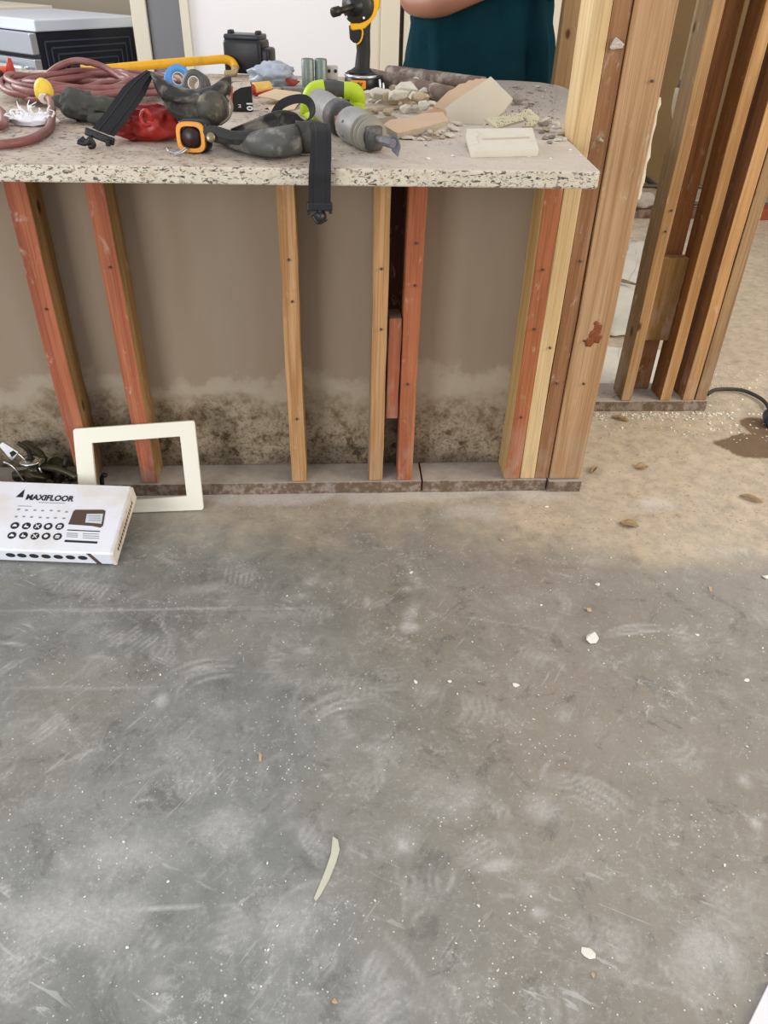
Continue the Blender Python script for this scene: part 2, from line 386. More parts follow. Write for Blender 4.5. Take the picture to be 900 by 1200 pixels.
# kitchen back wall (beige), white wall, casing
b = BM(); box(b, -7, -.62, 7.0, 7.1, 0, 2.6); struct('wall_back', b, m_beige)
b = BM(); xw = at_y(217, 40, 4.6).x; box(b, xw+.03, 1.42, 4.6, 4.7, 0, 2.6); struct('wall_kitchen', b, m_white)
b = BM(); box(b, xw-.01, xw+.03, 4.58, 4.7, 0, 2.6); struct('trim_1', b, m_cream)
x1, x2, x3 = at_y(446, 40, 4.58).x, at_y(468, 40, 4.58).x, at_y(473, 40, 4.58).x
b = BM(); box(b, x1-.06, x1, 4.585, 4.6, 0, 2.6); box(b, x1+.0, x2, 4.57, 4.6, 0, 2.6); struct('trim_2', b, m_cream, bevel=.004)
b = BM(); box(b, x2, x3, 4.592, 4.6, 0, 2.6); struct('trim_3', b, plain('gap', '2e2a28', .9))
b = BM(); box(b, x3, 1.42, 4.582, 4.6, 0, 2.6); struct('door_1', b, m_cream)
# right-hand room
b = BM(); box(b, 1.55, 7, 5.55, 5.65, 0, 2.6); struct('wall_right', b, m_brownwall)
b = BM(); box(b, 1.45, 1.55, 4.6, 5.65, 0, 2.6); struct('wall_side', b, m_beige)

# tall grey appliance/pillar left of the white wall
t = thing('tall_cabinet', 'tall grey cabinet with a pale beige side panel between the range and white wall', 'cabinet', ((at_y(186, 40, 5.3).x), 5.32, 0))
xa, xb, xc = at_y(157, 40, 5.3).x-t.location.x, at_y(176, 40, 5.3).x-t.location.x, at_y(221, 40, 5.3).x-t.location.x
b = BM(); box(b, xb, xc, 0, .6, .0, 2.2); obj('cabinet_body', b, m_grey, t, bevel=.004)
b = BM(); box(b, xa, xb-.004, -.02, .6, 0, 2.2); o = obj('side_panel', b, m_cream, t, bevel=.006); o['label'] = 'pale beige side panel'

# --- kitchen range
m_steel = plain('stainless', 'c9ccd2', .28, .85, var=.05, sc=6, bs=.03)
m_steeltop = plain('range_top', 'dfe5f2', .35, .3, var=.02, sc=6, bs=.02)
m_blk = plain('black_enamel', '0f1420', .35, var=.2, sc=8, bs=.05)
A = at_z(39, 22.7); Bq = at_z(157, 18)
ang = math.atan2(Bq.y-A.y, Bq.x-A.x)
t = thing('kitchen_range', 'stainless steel kitchen range with black ribbed side panel standing beyond the island', 'stove', (A.x, A.y, 0), (0, 0, ang))
dl = .66; wd = .76   # local x: along the side toward the back, local y: toward its left end
b = BM(); box(b, 0, dl, 0, wd, .0, .86); obj('range_body', b, m_blk, t)
b = BM(); box(b, -.01, dl+.01, -.012, wd+.01, .862, .92); obj('cooktop', b, [m_steeltop], t, bevel=.008)
b = BM()
for k in range(6):
    e = .035+k*.035
    for (u0, u1, v0, v1) in ((e, dl-e, .85-e*.9-.008, .85-e*.9), (e, dl-e, .12+e, .128+e), (e, e+.008, .12+e, .85-e*.9), (dl-e-.008, dl-e, .12+e, .85-e*.9)):
        if v1 > v0: box(b, u0, u1, -.006, 0, v0, v1)
obj('side_panel', b, plain('black_rib', '3b4050', .4, sc=8), t, bevel=.002)
b = BM(); box(b, -.045, 0, 0, wd, .755, .858); obj('control_panel', b, m_steel, t, bevel=.006)
o = b = BM(); box(b, -.045, 0, 0, wd, .18, .735); dr = obj('oven_door', b, m_steel, t, bevel=.005)
b = BM(); box(b, -.049, -.045, .1, wd-.1, .3, .62); o = obj('door_glass', b, m_blk, t); o.parent = dr
b = BM(); cyl(b, (-.09, .05, .69), (-.09, wd-.05, .69), .016); cyl(b, (-.09, .08, .69), (-.04, .08, .69), .009); cyl(b, (-.09, wd-.08, .69), (-.04, wd-.08, .69), .009)
o = obj('door_handle', b, m_steel, dr, smooth=True)
b = BM(); box(b, -.04, 0, 0, wd, .05, .165); obj('drawer', b, m_steel, t, bevel=.005)
# kitchen worktop pale beyond the range
b = BM(); box(b, -.01, dl, wd+.02, wd+1.2, .0, .90); box(b, -.04, dl+.02, wd+.02, wd+1.2, .90, .935)
o = obj('base_cabinet', b, m_cream, None, bevel=.004); o.location = (A.x, A.y, 0); o.rotation_euler = (0, 0, ang); tag(o, 'pale kitchen base cabinet running on behind the steel range', 'cabinet')
b = BM(); box(b, dl+.2, dl+.24, -.6, 1.8, 0, 1.6); o = obj('panel', b, m_beige); b = None
bpy.data.objects.remove(o)

# ================================================================== THE ISLAND FRAMING
YF = 1.807; YB = YF+.09
b = BM(); box(b, -1.45, .61, YB+.001, YB+.014, .04, .885)
g = NT('water_stained_drywall', .92, 0, .15); v = g.co(); s3 = g.sep(v)
nA = g.noise(v, 7, 6, .6); nB = g.noise(v, 24, 9, .78, .3); nC = g.noise(v, 120, 4, .7)
col = g.mx(g.noise(g.co((3, 1, .6)), 2.2, 3), '83705c', '9d8d7b')
zz = g.ma('ADD', s3[2], g.ma('MULTIPLY', g.ma('SUBTRACT', nA, .5), .30))
zz2 = g.ma('ADD', zz, g.ma('MULTIPLY', g.ma('SUBTRACT', nB, .5), .10))
col = g.mx(g.ma('MULTIPLY', g.th(zz2, .30, .24), .6), col, 'a3957f')
col = g.mx(g.ma('MULTIPLY', g.ma('MULTIPLY', g.th(zz2, .30, .2), g.th(nB, .40, .6)), .8), col, '75624a')
spots = g.ma('MAXIMUM', g.th(nB, .53, .62), g.ma('MULTIPLY', g.th(nC, .5, .62), .7))
col = g.mx(g.ma('MULTIPLY', g.ma('MULTIPLY', g.th(zz, .27, .1), spots), .8), col, '2b261c')
col = g.mx(g.ma('MULTIPLY', g.th(zz2, .11, .05), .5), col, '2c261c')
band = g.ma('MULTIPLY', g.th(zz2, .23, .27), g.th(zz2, .33, .29))
col = g.mx(g.ma('MULTIPLY', band, .35), col, 'b9ad9a')
m_dry = g.out(col, nC, .2, .001)
o = obj('drywall_sheet', b, m_dry); tag(o, 'brown backed drywall sheet with black mould along its foot, behind the island studs', 'drywall')

RED = ('b06a4a', '945038'); YEL = ('a98557', '8c6a40'); GOLD = ('c09568', 'a27649'); PALE = ('dcc194', 'c8a674'); BRN = ('a57a55', '855a3a'); ORG = ('b26c48', '985638')
TOPZ = .887
def stud(name, x0, x1, y0, y1, z0, z1, front, sides, label, group, seed=0, nails=(), cat='stud'):
    cx = (x0+x1)/2
    b = BM(); fs = box(b, x0-cx, x1-cx, 0, y1-y0, 0, z1-z0); fs[0].material_index = 1
    # slightly waney edges, a few segments long so the board is not a perfect bar
    es = [e for e in b.edges if abs((e.verts[0].co-e.verts[1].co).z) > .1]
    bmesh.ops.subdivide_edges(b, edges=es, cuts=14)
    for vv in b.verts:
        k = fj((0, seed*3+1, vv.co.z*3), seed)*.0035; vv.co.x += k; vv.co.y += fj((4, seed, vv.co.z*6), seed)*.0012
    for vv in b.verts:
        if abs(vv.co.z-(z1-z0)) > .01 and vv.co.z > .01: vv.co.x += fj((vv.co.x*90, vv.co.y*40, vv.co.z*22), seed)*.0016
    o = obj(name, b, [wood(*sides, seed=seed), wood(*front, seed=seed+50)], None, loc=(cx, y0, z0), bevel=.0025)
    tag(o, label, cat, group)
    for (nx_, nz_) in nails:
        b = BM(); cyl(b, (nx_, -.006, nz_), (nx_, .01, nz_), .0028, 8); obj('nail', b, m_nail, o)
    return o
m_nail = plain('nail_steel', '5a5048', .5, .6)
GI = 'studs of the stripped island wall'
stud('stud', -.704, -.657, YF, YB, .039, TOPZ, RED, YEL, 'red faced stud leftmost in the island frame, foot hidden behind the white plastic frame', None, 1, ((.004, .5), (.01, .12)))
stud('stud', -.531, -.489, YF, YB, .039, TOPZ, RED, YEL, 'red faced scarred stud seen through the opening of the white plastic frame', None, 2, ((0, .6),))
stud('stud', -.119, -.078, YF, YB, .039, TOPZ, GOLD, YEL, 'single golden stud beneath the hanging black strap, splintered along its face', None, 3, ((.0, .62), (.004, .52), (.002, .2)))
stud('stud', .099, .137, YF, YB, .039, TOPZ, GOLD, ('a89078', '8c745c'), 'golden stud left of the short red filler block', None, 4, ((.0, .6), (.003, .45)))
stud('stud', .177, .218, YF, YB, .039, TOPZ, ORG, ORG, 'orange red stud right of the short red filler block', None, 5, ((.0, .66), (.002, .56), (-.004, .3)))
stud('filler_block', .1405, .1735, YF+.012, YB, .23, .51, RED, ('a8927c', '8a745c'), 'short red wooden filler block wedged between two island studs', None, 6, cat='block')
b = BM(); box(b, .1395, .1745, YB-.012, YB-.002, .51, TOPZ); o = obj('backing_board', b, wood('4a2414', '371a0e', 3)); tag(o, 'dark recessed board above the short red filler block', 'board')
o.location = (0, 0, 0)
stud('stud', .483, .527, YF, YB, .039, TOPZ, ('b06c46', '935636'), ('c9a872', 'b08c56'), 'red brown stud at left edge of the board pack under the island end', None, 7, ((.0, .6), (.0, .45), (.0, .2)))
stud('stud', .529, .570, YF+.001, YB, .039, 2.42, PALE, PALE, 'pale cream stud running full height between red brown and brown boards', None, 8, ((.004, .4),))
stud('stud', .572, .611, YF+.002, YB, .039, 2.42, BRN, GOLD, 'knotty brown stud beside the wide end board', None, 9, ((.002, .62), (-.004, .3)))
stud('end_board', .614, .703, YF-.002, YF+.038, .039, 2.42, ('b99570', 'a27c55'), GOLD, 'wide tan end board closing the island frame, with a dark resin stain', None, 10, ((.02, 1.0), (-.02, .42), (.0, .3)), cat='board')
# splintered left strip of the first pack stud's side
wp = ('a3846a', '86684e')
def plate(name, x0, x1, y0, y1, z1, label, seed):
    b = BM(); box(b, x0, x1, y0, y1, 0, z1)
    es = [e for e in b.edges if abs((e.verts[0].co-e.verts[1].co).x) > .15]
    bmesh.ops.subdivide_edges(b, edges=es, cuts=30)
    for vv in b.verts: vv.co.y += fj((vv.co.x*9, vv.co.z*30, 3), seed)*.003; vv.co.z += fj((vv.co.x*9, vv.co.y*30, 9), seed)*.0015 if vv.co.z > .01 else 0
    g = NT('dusty_plate%d' % seed, .8, 0, .2); v = g.co((.05, 1, 1)); n_ = g.noise(v, 60, 5, .6, .4)
    col = g.mx(n_, '75614f', '5c4a3c'); col = g.mx(g.ma('MULTIPLY', g.th(g.noise(g.co(), 30, 8, .75), .45, .6), .8), col, '9a8d82')
    nrm = g.n('ShaderNodeNewGeometry'); up = g.sep(nrm.outputs['Normal'])[2]
    col = g.mx(g.ma('MULTIPLY', g.th(up, .3, .9), g.ma('ADD', .5, g.ma('MULTIPLY', g.noise(g.co(), 40, 5), .5))), col, 'b5aca2')
    o = obj(name, b, g.out(col, n_, .4, .002), None, bevel=.002); return tag(o, label, 'board')
plate('bottom_plate', -1.45, .246, YF-.004, YB+.012, .038, 'long dusty bottom plate under the left and middle island studs', 1)
plate('bottom_plate', .25, .606, YF-.004, YB+.012, .038, 'shorter bottom plate under the pale stud pack at the island end', 2)
plate('bottom_plate', .61, .706, YF-.012, YB+.01, .037, 'little dark plate block beneath the wide end board', 3)
# the kitchen face of the island (never in view but it closes the box)
b = BM(); box(b, -1.45, .6, 1.93, 2.55, 0, .885)
o = obj('island_cabinets', b, m_cream); tag(o, 'pale island base cabinets behind the brown backed drywall', 'cabinet')
bpy.data.objects.remove(o)
b = BM(); box(b, -1.45, .55, 2.50, 2.52, 0.0, .885); box(b, -1.45, -1.43, 1.93, 2.5, 0, .885); box(b, .53, .55, 1.93, 2.5, 0, .885); box(b, -1.43, .53, 1.93, 2.5, .1, .12)
o = obj('island_cabinet', b, m_cream); tag(o, 'pale cabinet carcass carrying the granite slab behind the studs', 'cabinet')

# --- granite slab
g = NT('granite_edge', .45, 0, .5); v = g.co(); vs = g.co((1, 1, 1), (0, 0, 0), (0, .5, 0))
nn = g.noise(v, 60, 5, .6, .3)
col = g.mx(nn, 'd9d0bd', 'b8aa94')
vd = g.noise(g.co((.55, 1, 1.3), (0, 0, 0), (0, .45, 0)), 150, 4, .6, 1.0)
col = g.mx(g.ma('MULTIPLY', g.th(vd, .55, .59), .92), col, '2b2622')
col = g.mx(g.ma('MULTIPLY', g.th(g.noise(g.co((1, 1, 1), (3, 3, 3)), 90, 4, .6), .58, .64), .8), col, '7d7064')
col = g.mx(g.ma('MULTIPLY', g.th(g.noise(g.co((1, 1, 1), (7, 3, 3)), 30, 4, .6), .58, .7), .6), col, 'b59a80')
m_gre = g.out(col, nn, .05, .001)
g = NT('granite_top_dusty', .65, 0, .4); v = g.co()
n1 = g.noise(v, 75, 5, .6, .6); n2 = g.noise(v, 9, 6, .65, .5); n3 = g.noise(v, 180, 3, .7); xs = g.sep(v)
stone = g.mx(n1, 'c9b9a6', 'a08c7a'); stone = g.mx(g.th(n1, .56, .61), stone, '4c423c')
stone = g.mx(g.ma('MULTIPLY', g.th(g.noise(v, 28, 5, .6), .52, .66), .6), stone, '9a8274')
dust = g.mx(n3, 'b9ada0', 'dbd1c4')
dl_ = g.ma('ADD', g.ma('MULTIPLY', n2, .9), g.ma('MULTIPLY', g.th(xs[0], -.1, .3), .25))
col = g.mx(g.ma('MULTIPLY', g.th(dl_, .34, .66), .85), stone, dust)
gr = g.ma('MULTIPLY', g.th(xs[0], .3, .5), g.th(xs[1], 1.85, 2.3))
col = g.mx(g.ma('MULTIPLY', gr, .7), col, g.mx(n1, '847a72', 'a79c93'))
m_grt = g.out(col, g.ma('ADD', n1, n3), .3, .002)
b = BM()
pts = [(-1.5, 1.512), (.50, 1.512), (.509, 1.521), (.516, 1.66), (.525, 1.798), (.527, 1.905), (.60, 1.91), (.655, 2.05), (.70, 2.25), (.735, 2.45), (.75, 2.62), (.735, 2.74), (.69, 2.81), (.60, 2.845), (-1.5, 2.86)]
vs_t = [b.verts.new((x, y, .92)) for x, y in pts]; vs_b = [b.verts.new((x, y, .889)) for x, y in pts]
ft = b.faces.new(vs_t); ft.material_index = 1; b.faces.new(vs_b[::-1])
for i in range(len(pts)): j = (i+1) % len(pts); b.faces.new((vs_t[i], vs_b[i], vs_b[j], vs_t[j]))
o = obj('granite_countertop', b, [m_gre, m_grt], bevel=.0035); tag(o, 'speckled cream granite countertop covered in dust, tools and rubble', 'countertop')

# stud behind the slab's far corner
p = at_y(657, 112, 2.9)
xq = at_y(662, 0, 2.87).x
stud('stud', xq, xq+.085, 2.87, 2.91, 0, 2.42, ('b39470', '92734f'), ('a08360', '846846'), 'weathered brown stud beyond the far rounded corner of the granite slab', None, 12)
# pipes / cap on wide board: a scrap of torn aluminium tape and screws
def chipform(name, x, y, Yp, r, m, label, cat, seed=1):
    p = at_y(x, y, Yp); b = BM(); frag(b, r, .006, r*.8, seed, 16); o = obj(name, b, m, None, loc=(p.x, Yp-.002, p.z)); return tag(o, label, cat)
m_foil = plain('crumpled_foil', 'b9b0a4', .4, .3, var=.4, sc=90, bs=1, bd=.003)
chipform('foil_scrap', 722, 52, YF, .018, m_foil, 'torn silvery tape scrap stuck high on the brown stud and end board', 'scrap', 3)
chipform('foil_scrap', 703, 165, YF, .009, m_foil, 'small torn silvery scrap stuck on the brown stud above the slab corner', 'scrap', 5)
p = at_z(668, 150); b = BM(); frag(b, .012, .01, .02, 8, 18); o = obj('foil_scrap', b, m_foil, None, loc=(p.x-.012, p.y-.02, .938)); tag(o, 'crumpled silvery scrap where the granite meets the pale stud', 'scrap')
# resin stain on the end board: a raised dark resin patch
g0 = plain('resin', '7d4422', .45, var=.5, sc=160)
b = BM()
for k, (dx, dz, r) in enumerate(((0, 0, .017), (.004, .02, .012), (-.010, -.018, .013), (.008, -.006, .012), (-.003, .032, .006))):
    blob(b, r, .0016, r*1.2, .5, 3, k+2, 2, Matrix.Translation((dx, 0, dz)))
pr = at_y(697, 393, YF-.002); o = obj('resin_patch', b, g0, bpy.data.objects['end_board'], smooth=True)
o.location = Vector((pr.x, YF-.002, pr.z))-bpy.data.objects['end_board'].location; o['label'] = 'dark red resin patch'

# --- doorway framing on the right
YG = 2.279; GB = YG+.092
m = 2.42
stud('stud', .973, 1.007, YG, GB, .039, m, ('bb9568', '9e7548'), ('8f7658', '735c42'), 'leftmost tan stud of the free standing frame right of the island', None, 20, ((.0, .56), (.003, .62)))
stud('stud', 1.010, 1.100, GB-.002, GB+.036, .039, m, ('a06a3c', '84522c'), ('a06a3c', '84522c'), 'dark brown flat stud recessed behind the leftmost free standing stud', None, 21)
stud('blocking', 1.009, 1.107, YG+.048, GB-.004, .235, .505, ('96703f', '7c5830'), GOLD, 'square brown blocking board fixed between the first two free standing studs', None, 22, cat='block')
stud('stud', 1.109, 1.145, YG, GB, .039, m, ('c49c6c', 'a67a4a'), ('9a6a3c', '7e522c'), 'middle bright stud of the free standing frame, with a knot halfway up', None, 23)
stud('stud', 1.188, 1.227, YG, GB, .039, m, ('c49a68', 'a67849'), ('94643a', '784c28'), 'second bright stud from the right in the free standing frame', None, 24)
stud('stud', 1.2315, 1.270, YG+.001, GB, .039, m, ('a58660', '836648'), ('94734d', '785a3c'), 'aged rough stud forming the right edge of the free standing frame', None, 25)
plate('bottom_plate', .885, 1.275, YG-.004, GB+.045, .038, 'bottom plate under the free standing stud frame at right', 4)
# torn paper edge on right of the end board
b = BM(); pts = [(0, 0, 0)]
for side in (0,):
    L1 = [(.0+fj((k*.7, 0, 0), 3)*.001, 0, k*.013) for k in range(17)]; L2 = [(.0045+abs(fj((k*.9, 4, 0), 3))*.011, 0, k*.013) for k in range(17)]
prism(b, L1+L2[::-1], (0, .003, 0))
o = obj('torn_paper', b, plain('torn_paper', 'e2d6bd', .9), None, loc=(.7035, YF+.004, .80)); tag(o, 'strip of torn white drywall paper clinging to the right edge of the wide end board', 'paper')

# --- pipes and sheets in the far right room
m_pvc = plain('old_white_pvc', 'cfc4ac', .5)
t = thing('drain_pipe', 'pale plastic drain pipe with white coupling hanging behind the wide end board', 'pipe', at_y(795, 135, 3.1))
b = BM(); cyl(b, (0, 0, .09), (0, 0, 1.3), .024); obj('pipe', b, plain('pipe', 'b7a67c', .5), t, smooth=True)
b = BM(); lathe(b, [(0, -.03), (.012, -.03), (.02, -.01), (.03, .02), (.032, .06), (.032, .085), (.028, .09)], 20); obj('coupling', b, m_pvc, t, smooth=True)
b = BM(); cyl(b, (0, 0, .088), (0, 0, .115), .027); obj('clamp_ring', b, plain('grey_ring', '6b6058', .5, .3), t, smooth=True)
for i, (yy, lab) in enumerate(((218, 'upper thin water pipe crossing the far right room'), (238, 'lower thin water pipe crossing the far right room'))):
    p = at_y(755, yy, 4.9); b = BM(); cyl(b, (-.1, 0, 0), (2.2, 0, 0), .012, 12)
    for q in (.3, 1.6): box(b, q, q+.02, 0, .66, -.015, .015)
    o = obj('water_pipe', b, plain('pipe_grey%d' % i, '5d5448', .5, .4), None, True, loc=(1.7, p.y, p.z)); tag(o, lab, 'pipe')
p = at_y(755, 262, 4.75); b = BM(); box(b, 0, .82, 0, .09, 0, .05); o = obj('lumber_length', b, wood('6a4c34', '50361f', 4), None, loc=(1.6, 4.7, .0), bevel=.003); tag(o, 'dark brown lumber length lying on floor of the far right room', 'lumber')
b = BM(); blob(b, .09, .06, .05, .5, 3, 4, 3); o = obj('cloth_scrap', b, plain('scrap_grey', 'a89d90', .9), None, True, loc=(1.86, 4.74, .095)); tag(o, 'grey crumpled cloth scrap lying on the dark lumber length', 'cloth')
b = BM(); box(b, 0, .5, 0, .12, 0, .06); pp = at_z(890, 258, 0); o = obj('brick', b, plain('brick_red', '8c4326', .8, var=.2), None, loc=(pp.x, pp.y, 0), bevel=.004); tag(o, 'red clay block on the floor at the far right edge', 'brick')
b = BM(); box(b, 0, .9, 0, .10, 0, .30); o = obj('dark_crate', b, plain('navy_crate', '1f2128', .6), None, loc=(pp.x+.35, pp.y+.135, 0), bevel=.01); tag(o, 'dark crate behind the red clay block at the far right edge', 'crate')
m_dropc = plain('dropcloth', 'c2bcb0', .8, var=.1, sc=10)
def fsheet(pxs, z0, label, name='drop_cloth', mat=None, seed=0, amp=.01):
    P = [at_z(x, y, 0) for x, y in pxs]; c = sum(P, Vector())/4
    def fn(u, v):
        q = P[0].lerp(P[1], u).lerp(P[3].lerp(P[2], u), v)-c
        return Vector((q.x+fj((u*5, v*5, 2), seed)*.03, q.y+fj((u*5, v*5, 7), seed)*.03, z0+.004+amp*(abs(fj((q.x*6, q.y*6, 0), seed))+.4*abs(fj((q.x*19, q.y*19, 0), seed)))))
    b = BM(); sheet(b, (0, 0, 1), 30, 30, fn, .003); o = obj(name, b, mat or m_dropc, None, True, loc=(c.x, c.y, 0)); return tag(o, label, 'cloth')
fsheet(((700, 395), (790, 395), (775, 285), (735, 285)), 0, 'pale drop cloth lying crumpled between end board and free standing frame', seed=1, amp=.02)
fsheet(((690, 455), (775, 450), (780, 410), (705, 408)), 0, 'smaller pale paper sheet just behind the free standing frame bottom plate', 'paper_sheet', plain('rosin_paper', 'cfc9bd', .8), 2, .012)
b = BM(); frag(b, .09, .015, .01, 3); p = at_z(728, 338, 0); o = obj('wood_offcut', b, wood('8a7254', '6a5238', 2), None, loc=(p.x, p.y, .035), rot=(0, 0, -.7)); tag(o, 'splintered wood offcut on the pale drop cloth', 'offcut')

# ================================================================== THINGS ON THE FLOOR
m_card = plain('white_carton', 'eceef6', .5, var=.02, sc=8, bs=.04, dust='dccfc0', da=.5)
m_cardside = plain('carton_worn_side', 'e3dbcd', .6, var=.05, sc=20, dust='b8a184', da=.6)
m_ink = plain('carton_ink', '2a2a30', .5); m_brown = plain('carton_brown', '5a4a42', .5); m_inkg = plain('carton_grey_ink', '8d8f98', .5)
# carton: tilted slightly; four top corners in space
tr = at_z(148, 568.5, .112); br = at_z(130.5, 649, .050); bl = at_z(0, 644, .050); tl = at_z(0, 562, .112)
exx = (br-bl).normalized(); eyy = (tr-br); eyy = (eyy-exx*eyy.dot(exx)).normalized(); ezz = exx.cross(eyy)
t = thing('flooring_carton', 'white flooring carton with brand print and rows of round icons, lying by the wall', 'box', (br.x, br.y, 0))
Wc, Dc = .62, (tr-br).length; Hc = .050
Mc = Matrix((exx, eyy, ezz)).transposed().to_4x4(); Mc.translation = Vector((0, 0, br.z))
# local: x<=0 to the left, y 0..Dc back, z=0 top
b = BM(); fs = box(b, -Wc, -.0, 0.0, Dc, -Hc, 0, Mc)
for vv in b.verts:
    pass
bmesh.ops.bevel(b, geom=list(b.edges), offset=.005, segments=2, affect='EDGES')
obj('carton_body', b, m_card, t)
b = BM(); box(b, .0, .0015, .006, Dc-.004, -Hc+.004, -.004, Mc); box(b, -.006, .002, -.001, .006, -Hc+.003, -.006, Mc)
o = obj('end_flap', b, m_cardside, t); o['label'] = 'worn cream end flap'
def printed(name, polys, mat, z=.0009):
    b = BM()
    for P in polys: prism(b, [Mc @ Vector((x, y, z)) for x, y in P], Mc.to_3x3() @ Vector((0, 0, -.0007)))
    return obj(name, b, mat, t)
# map a photo pixel to carton top coordinates
Pn = Mc.to_3x3() @ Vector((0, 0, 1)); P0 = Vector(br)
Mci = (Matrix.Translation((br.x, br.y, 0)) @ Mc).inverted()
def ct(x, y): q = Mci @ at_p(x, y, P0, Pn); return (q.x, q.y)
def disc(c, r, n=18): return [(c[0]+r*math.cos(2*PI*k/n), c[1]+r*math.sin(2*PI*k/n)) for k in range(n)]
def quad(x0, y0, x1, y1, h): a = ct(x0, y0); q = ct(x1, y1); return [(a[0], a[1]-h/2), (q[0], q[1]-h/2), (q[0], q[1]+h/2), (a[0], a[1]+h/2)]
ic = [(17.5, 616), (31, 616.5), (44, 617), (56.5, 617), (70, 617), (14, 627.5), (27.5, 627.7), (41, 628.5), (54, 628.5), (67.5, 629)]
icons = [printed('round_icon', [disc(ct(*q), .0105)], m_ink) for q in ic]
wm = []
for k, q in enumerate(ic):
    c = ct(*q); r_ = .0062; wm = []
    kk = k % 5
    if kk == 0: wm += [[(c[0]-r_, c[1]-.003), (c[0]+r_, c[1]-.003), (c[0]+r_*.6, c[1]+.002), (c[0]-r_*.3, c[1]+.004)]]
    elif kk == 1: wm += [[(c[0]-.002, c[1]+.006), (c[0]-.005, c[1]-.004), (c[0]+.006, c[1]-.005), (c[0]+.006, c[1]-.001), (c[0], c[1])]]
    elif kk == 2: wm += [[(c[0]-.006, c[1]-.005), (c[0]-.004, c[1]-.006), (c[0]+.006, c[1]+.005), (c[0]+.004, c[1]+.006)], [(c[0]-.006, c[1]+.004), (c[0]+.005, c[1]-.006), (c[0]+.006, c[1]-.004), (c[0]-.004, c[1]+.006)]]
    elif kk == 3: wm += [disc(c, .005)]
    if kk == 4: wm += [[(c[0]-.006, c[1]), (c[0]+.006, c[1]), (c[0]+.004, c[1]+.004), (c[0]-.004, c[1]+.004)], [(c[0]-.005, c[1]-.005), (c[0]+.005, c[1]-.005), (c[0]+.005, c[1]-.002), (c[0]-.005, c[1]-.002)]]
    im = printed('icon_mark', wm, m_card, .0016); im.parent = icons[k]
# small grey marks above
printed('small_mark', [quad(x-1.5, y, x+1.5, y+.1, .004) for x, y in [(22, 597), (31, 598), (41, 598), (50, 598.5), (60, 598.5), (69, 599), (78, 600), (19, 605.5), (28, 605.5), (37, 606), (47, 606.5), (56, 607), (65, 607), (75, 607.5)]]+[quad(21, 593, 37, 593.5, .0012)], m_inkg)
pb = [ct(x, y) for x, y in ((80, 614.5), (81.5, 611), (86, 599.5), (88.5, 597.5), (121, 597.5), (123.7, 599), (120.8, 616), (118, 618.5), (108, 616.5))]
printed('picture_panel', [pb], m_brown)
printed('barcode_sticker', [[ct(102, 602.5), ct(121, 602.5), ct(119, 614), ct(100, 612.5)]], plain('sticker', 'cfd6dc', .5), .0016)
printed('sticker_line', [quad(104, y, 118, y+.3, .0015) for y in (605, 607.5, 610)], m_inkg, .002)
printed('rule_line', [quad(79, 621.2, 117, 623, .0025), quad(76, 634, 114, 636, .006)], m_ink)
printed('fine_print', [quad(78, y, 91, y+.5, .0016) for y in (625, 627, 629)]+[quad(97, y, 116, y+.6, .0016) for y in (625.5, 628, 630.5)], m_inkg)
a1, a2 = ct(32, 583), ct(77, 583.5); cm = ((a1[0]+a2[0])/2, (a1[1]+a2[1])/2)
text('brand_word', 'MAXIFLOOR', .0245, m_ink, t, Mc @ TR((cm[0]+.009, cm[1]-.002, .001)), sx=.88, bold=.0006)
c = ct(25.5, 578.5); printed('brand_mark', [[(c[0]-.011, c[1]-.012), (c[0]+.007, c[1]-.012), (c[0]+.003, c[1]+.014)], ], m_ink)
printed('brand_subline', [quad(45, 589, 76, 590, .0014)], m_inkg)
# marks on the front face (local y=0 plane)
b = BM()
for q in (5, 19, 34, 49, 64, 79, 94):
    P = at_y(q, 656, br.y-.001); lo = Mci @ P
    prism(b, [Mc @ Vector((lo.x+.0115*math.cos(2*PI*k/16), -.0008, -.022+.0085*math.sin(2*PI*k/16))) for k in range(16)], Mc.to_3x3() @ Vector((0, .0007, 0)))
obj('front_icon', b, m_ink, t)
b = BM(); prism(b, [Mc @ Vector(q) for q in ((-.062, -.0008, -.003), (-.052, -.0008, -.003), (-.034, -.0008, -Hc+.003), (-.046, -.0008, -Hc+.003))], Mc.to_3x3() @ Vector((0, .0007, 0))); obj('front_band', b, m_brown, t)
b = BM()
for k in range(14): box(b, .0015, .002, .03+k*.011, .037+k*.011, -.032, -.022, Mc)
obj('end_print', b, m_brown, t)

# white plastic frame leaning on the studs
m_pl = plain('aged_white_plastic', 'e6e2d2', .45, var=.03, sc=6, bs=.05)
P0 = Vector((-.358, 1.722, .0)); P1 = Vector((-.365, 1.798, .24))
nr = Vector((1, 0, 0)).cross((P1-P0).normalized()); nr.normalize()
nrm = nr if nr.y < 0 else -nr
fp = lambda x, y: at_p(x, y, P0, nrm)
def rnd_poly(P, r, k=4):
    out = []
    for i in range(len(P)):
        a, c, d = P[i-1], P[i], P[(i+1) % len(P)]
        u = c+(a-c).normalized()*r; v_ = c+(d-c).normalized()*r
        for j in range(k+1):
            s = j/k; out.append(u*(1-s)**2+c*2*s*(1-s)+v_*s*s)
    return out
outer = rnd_poly([fp(85.2, 502.8), fp(227.6, 493), fp(238.6, 597.5), fp(96, 608)], .008)
inner = rnd_poly([fp(107.5, 519.2), fp(210.9, 511.4), fp(218.7, 581.3), fp(114, 590)], .002)
o0 = outer[0].copy(); base = Vector(((fp(238, 598).x+fp(96, 608).x)/2, 1.722, 0))
b = BM(); th = nrm*-.011
vo = [b.verts.new(q-base) for q in outer]; vi = [b.verts.new(q-base) for q in inner]
vo2 = [b.verts.new(q-base+th) for q in outer]; vi2 = [b.verts.new(q-base+th) for q in inner]
n_ = len(vo)
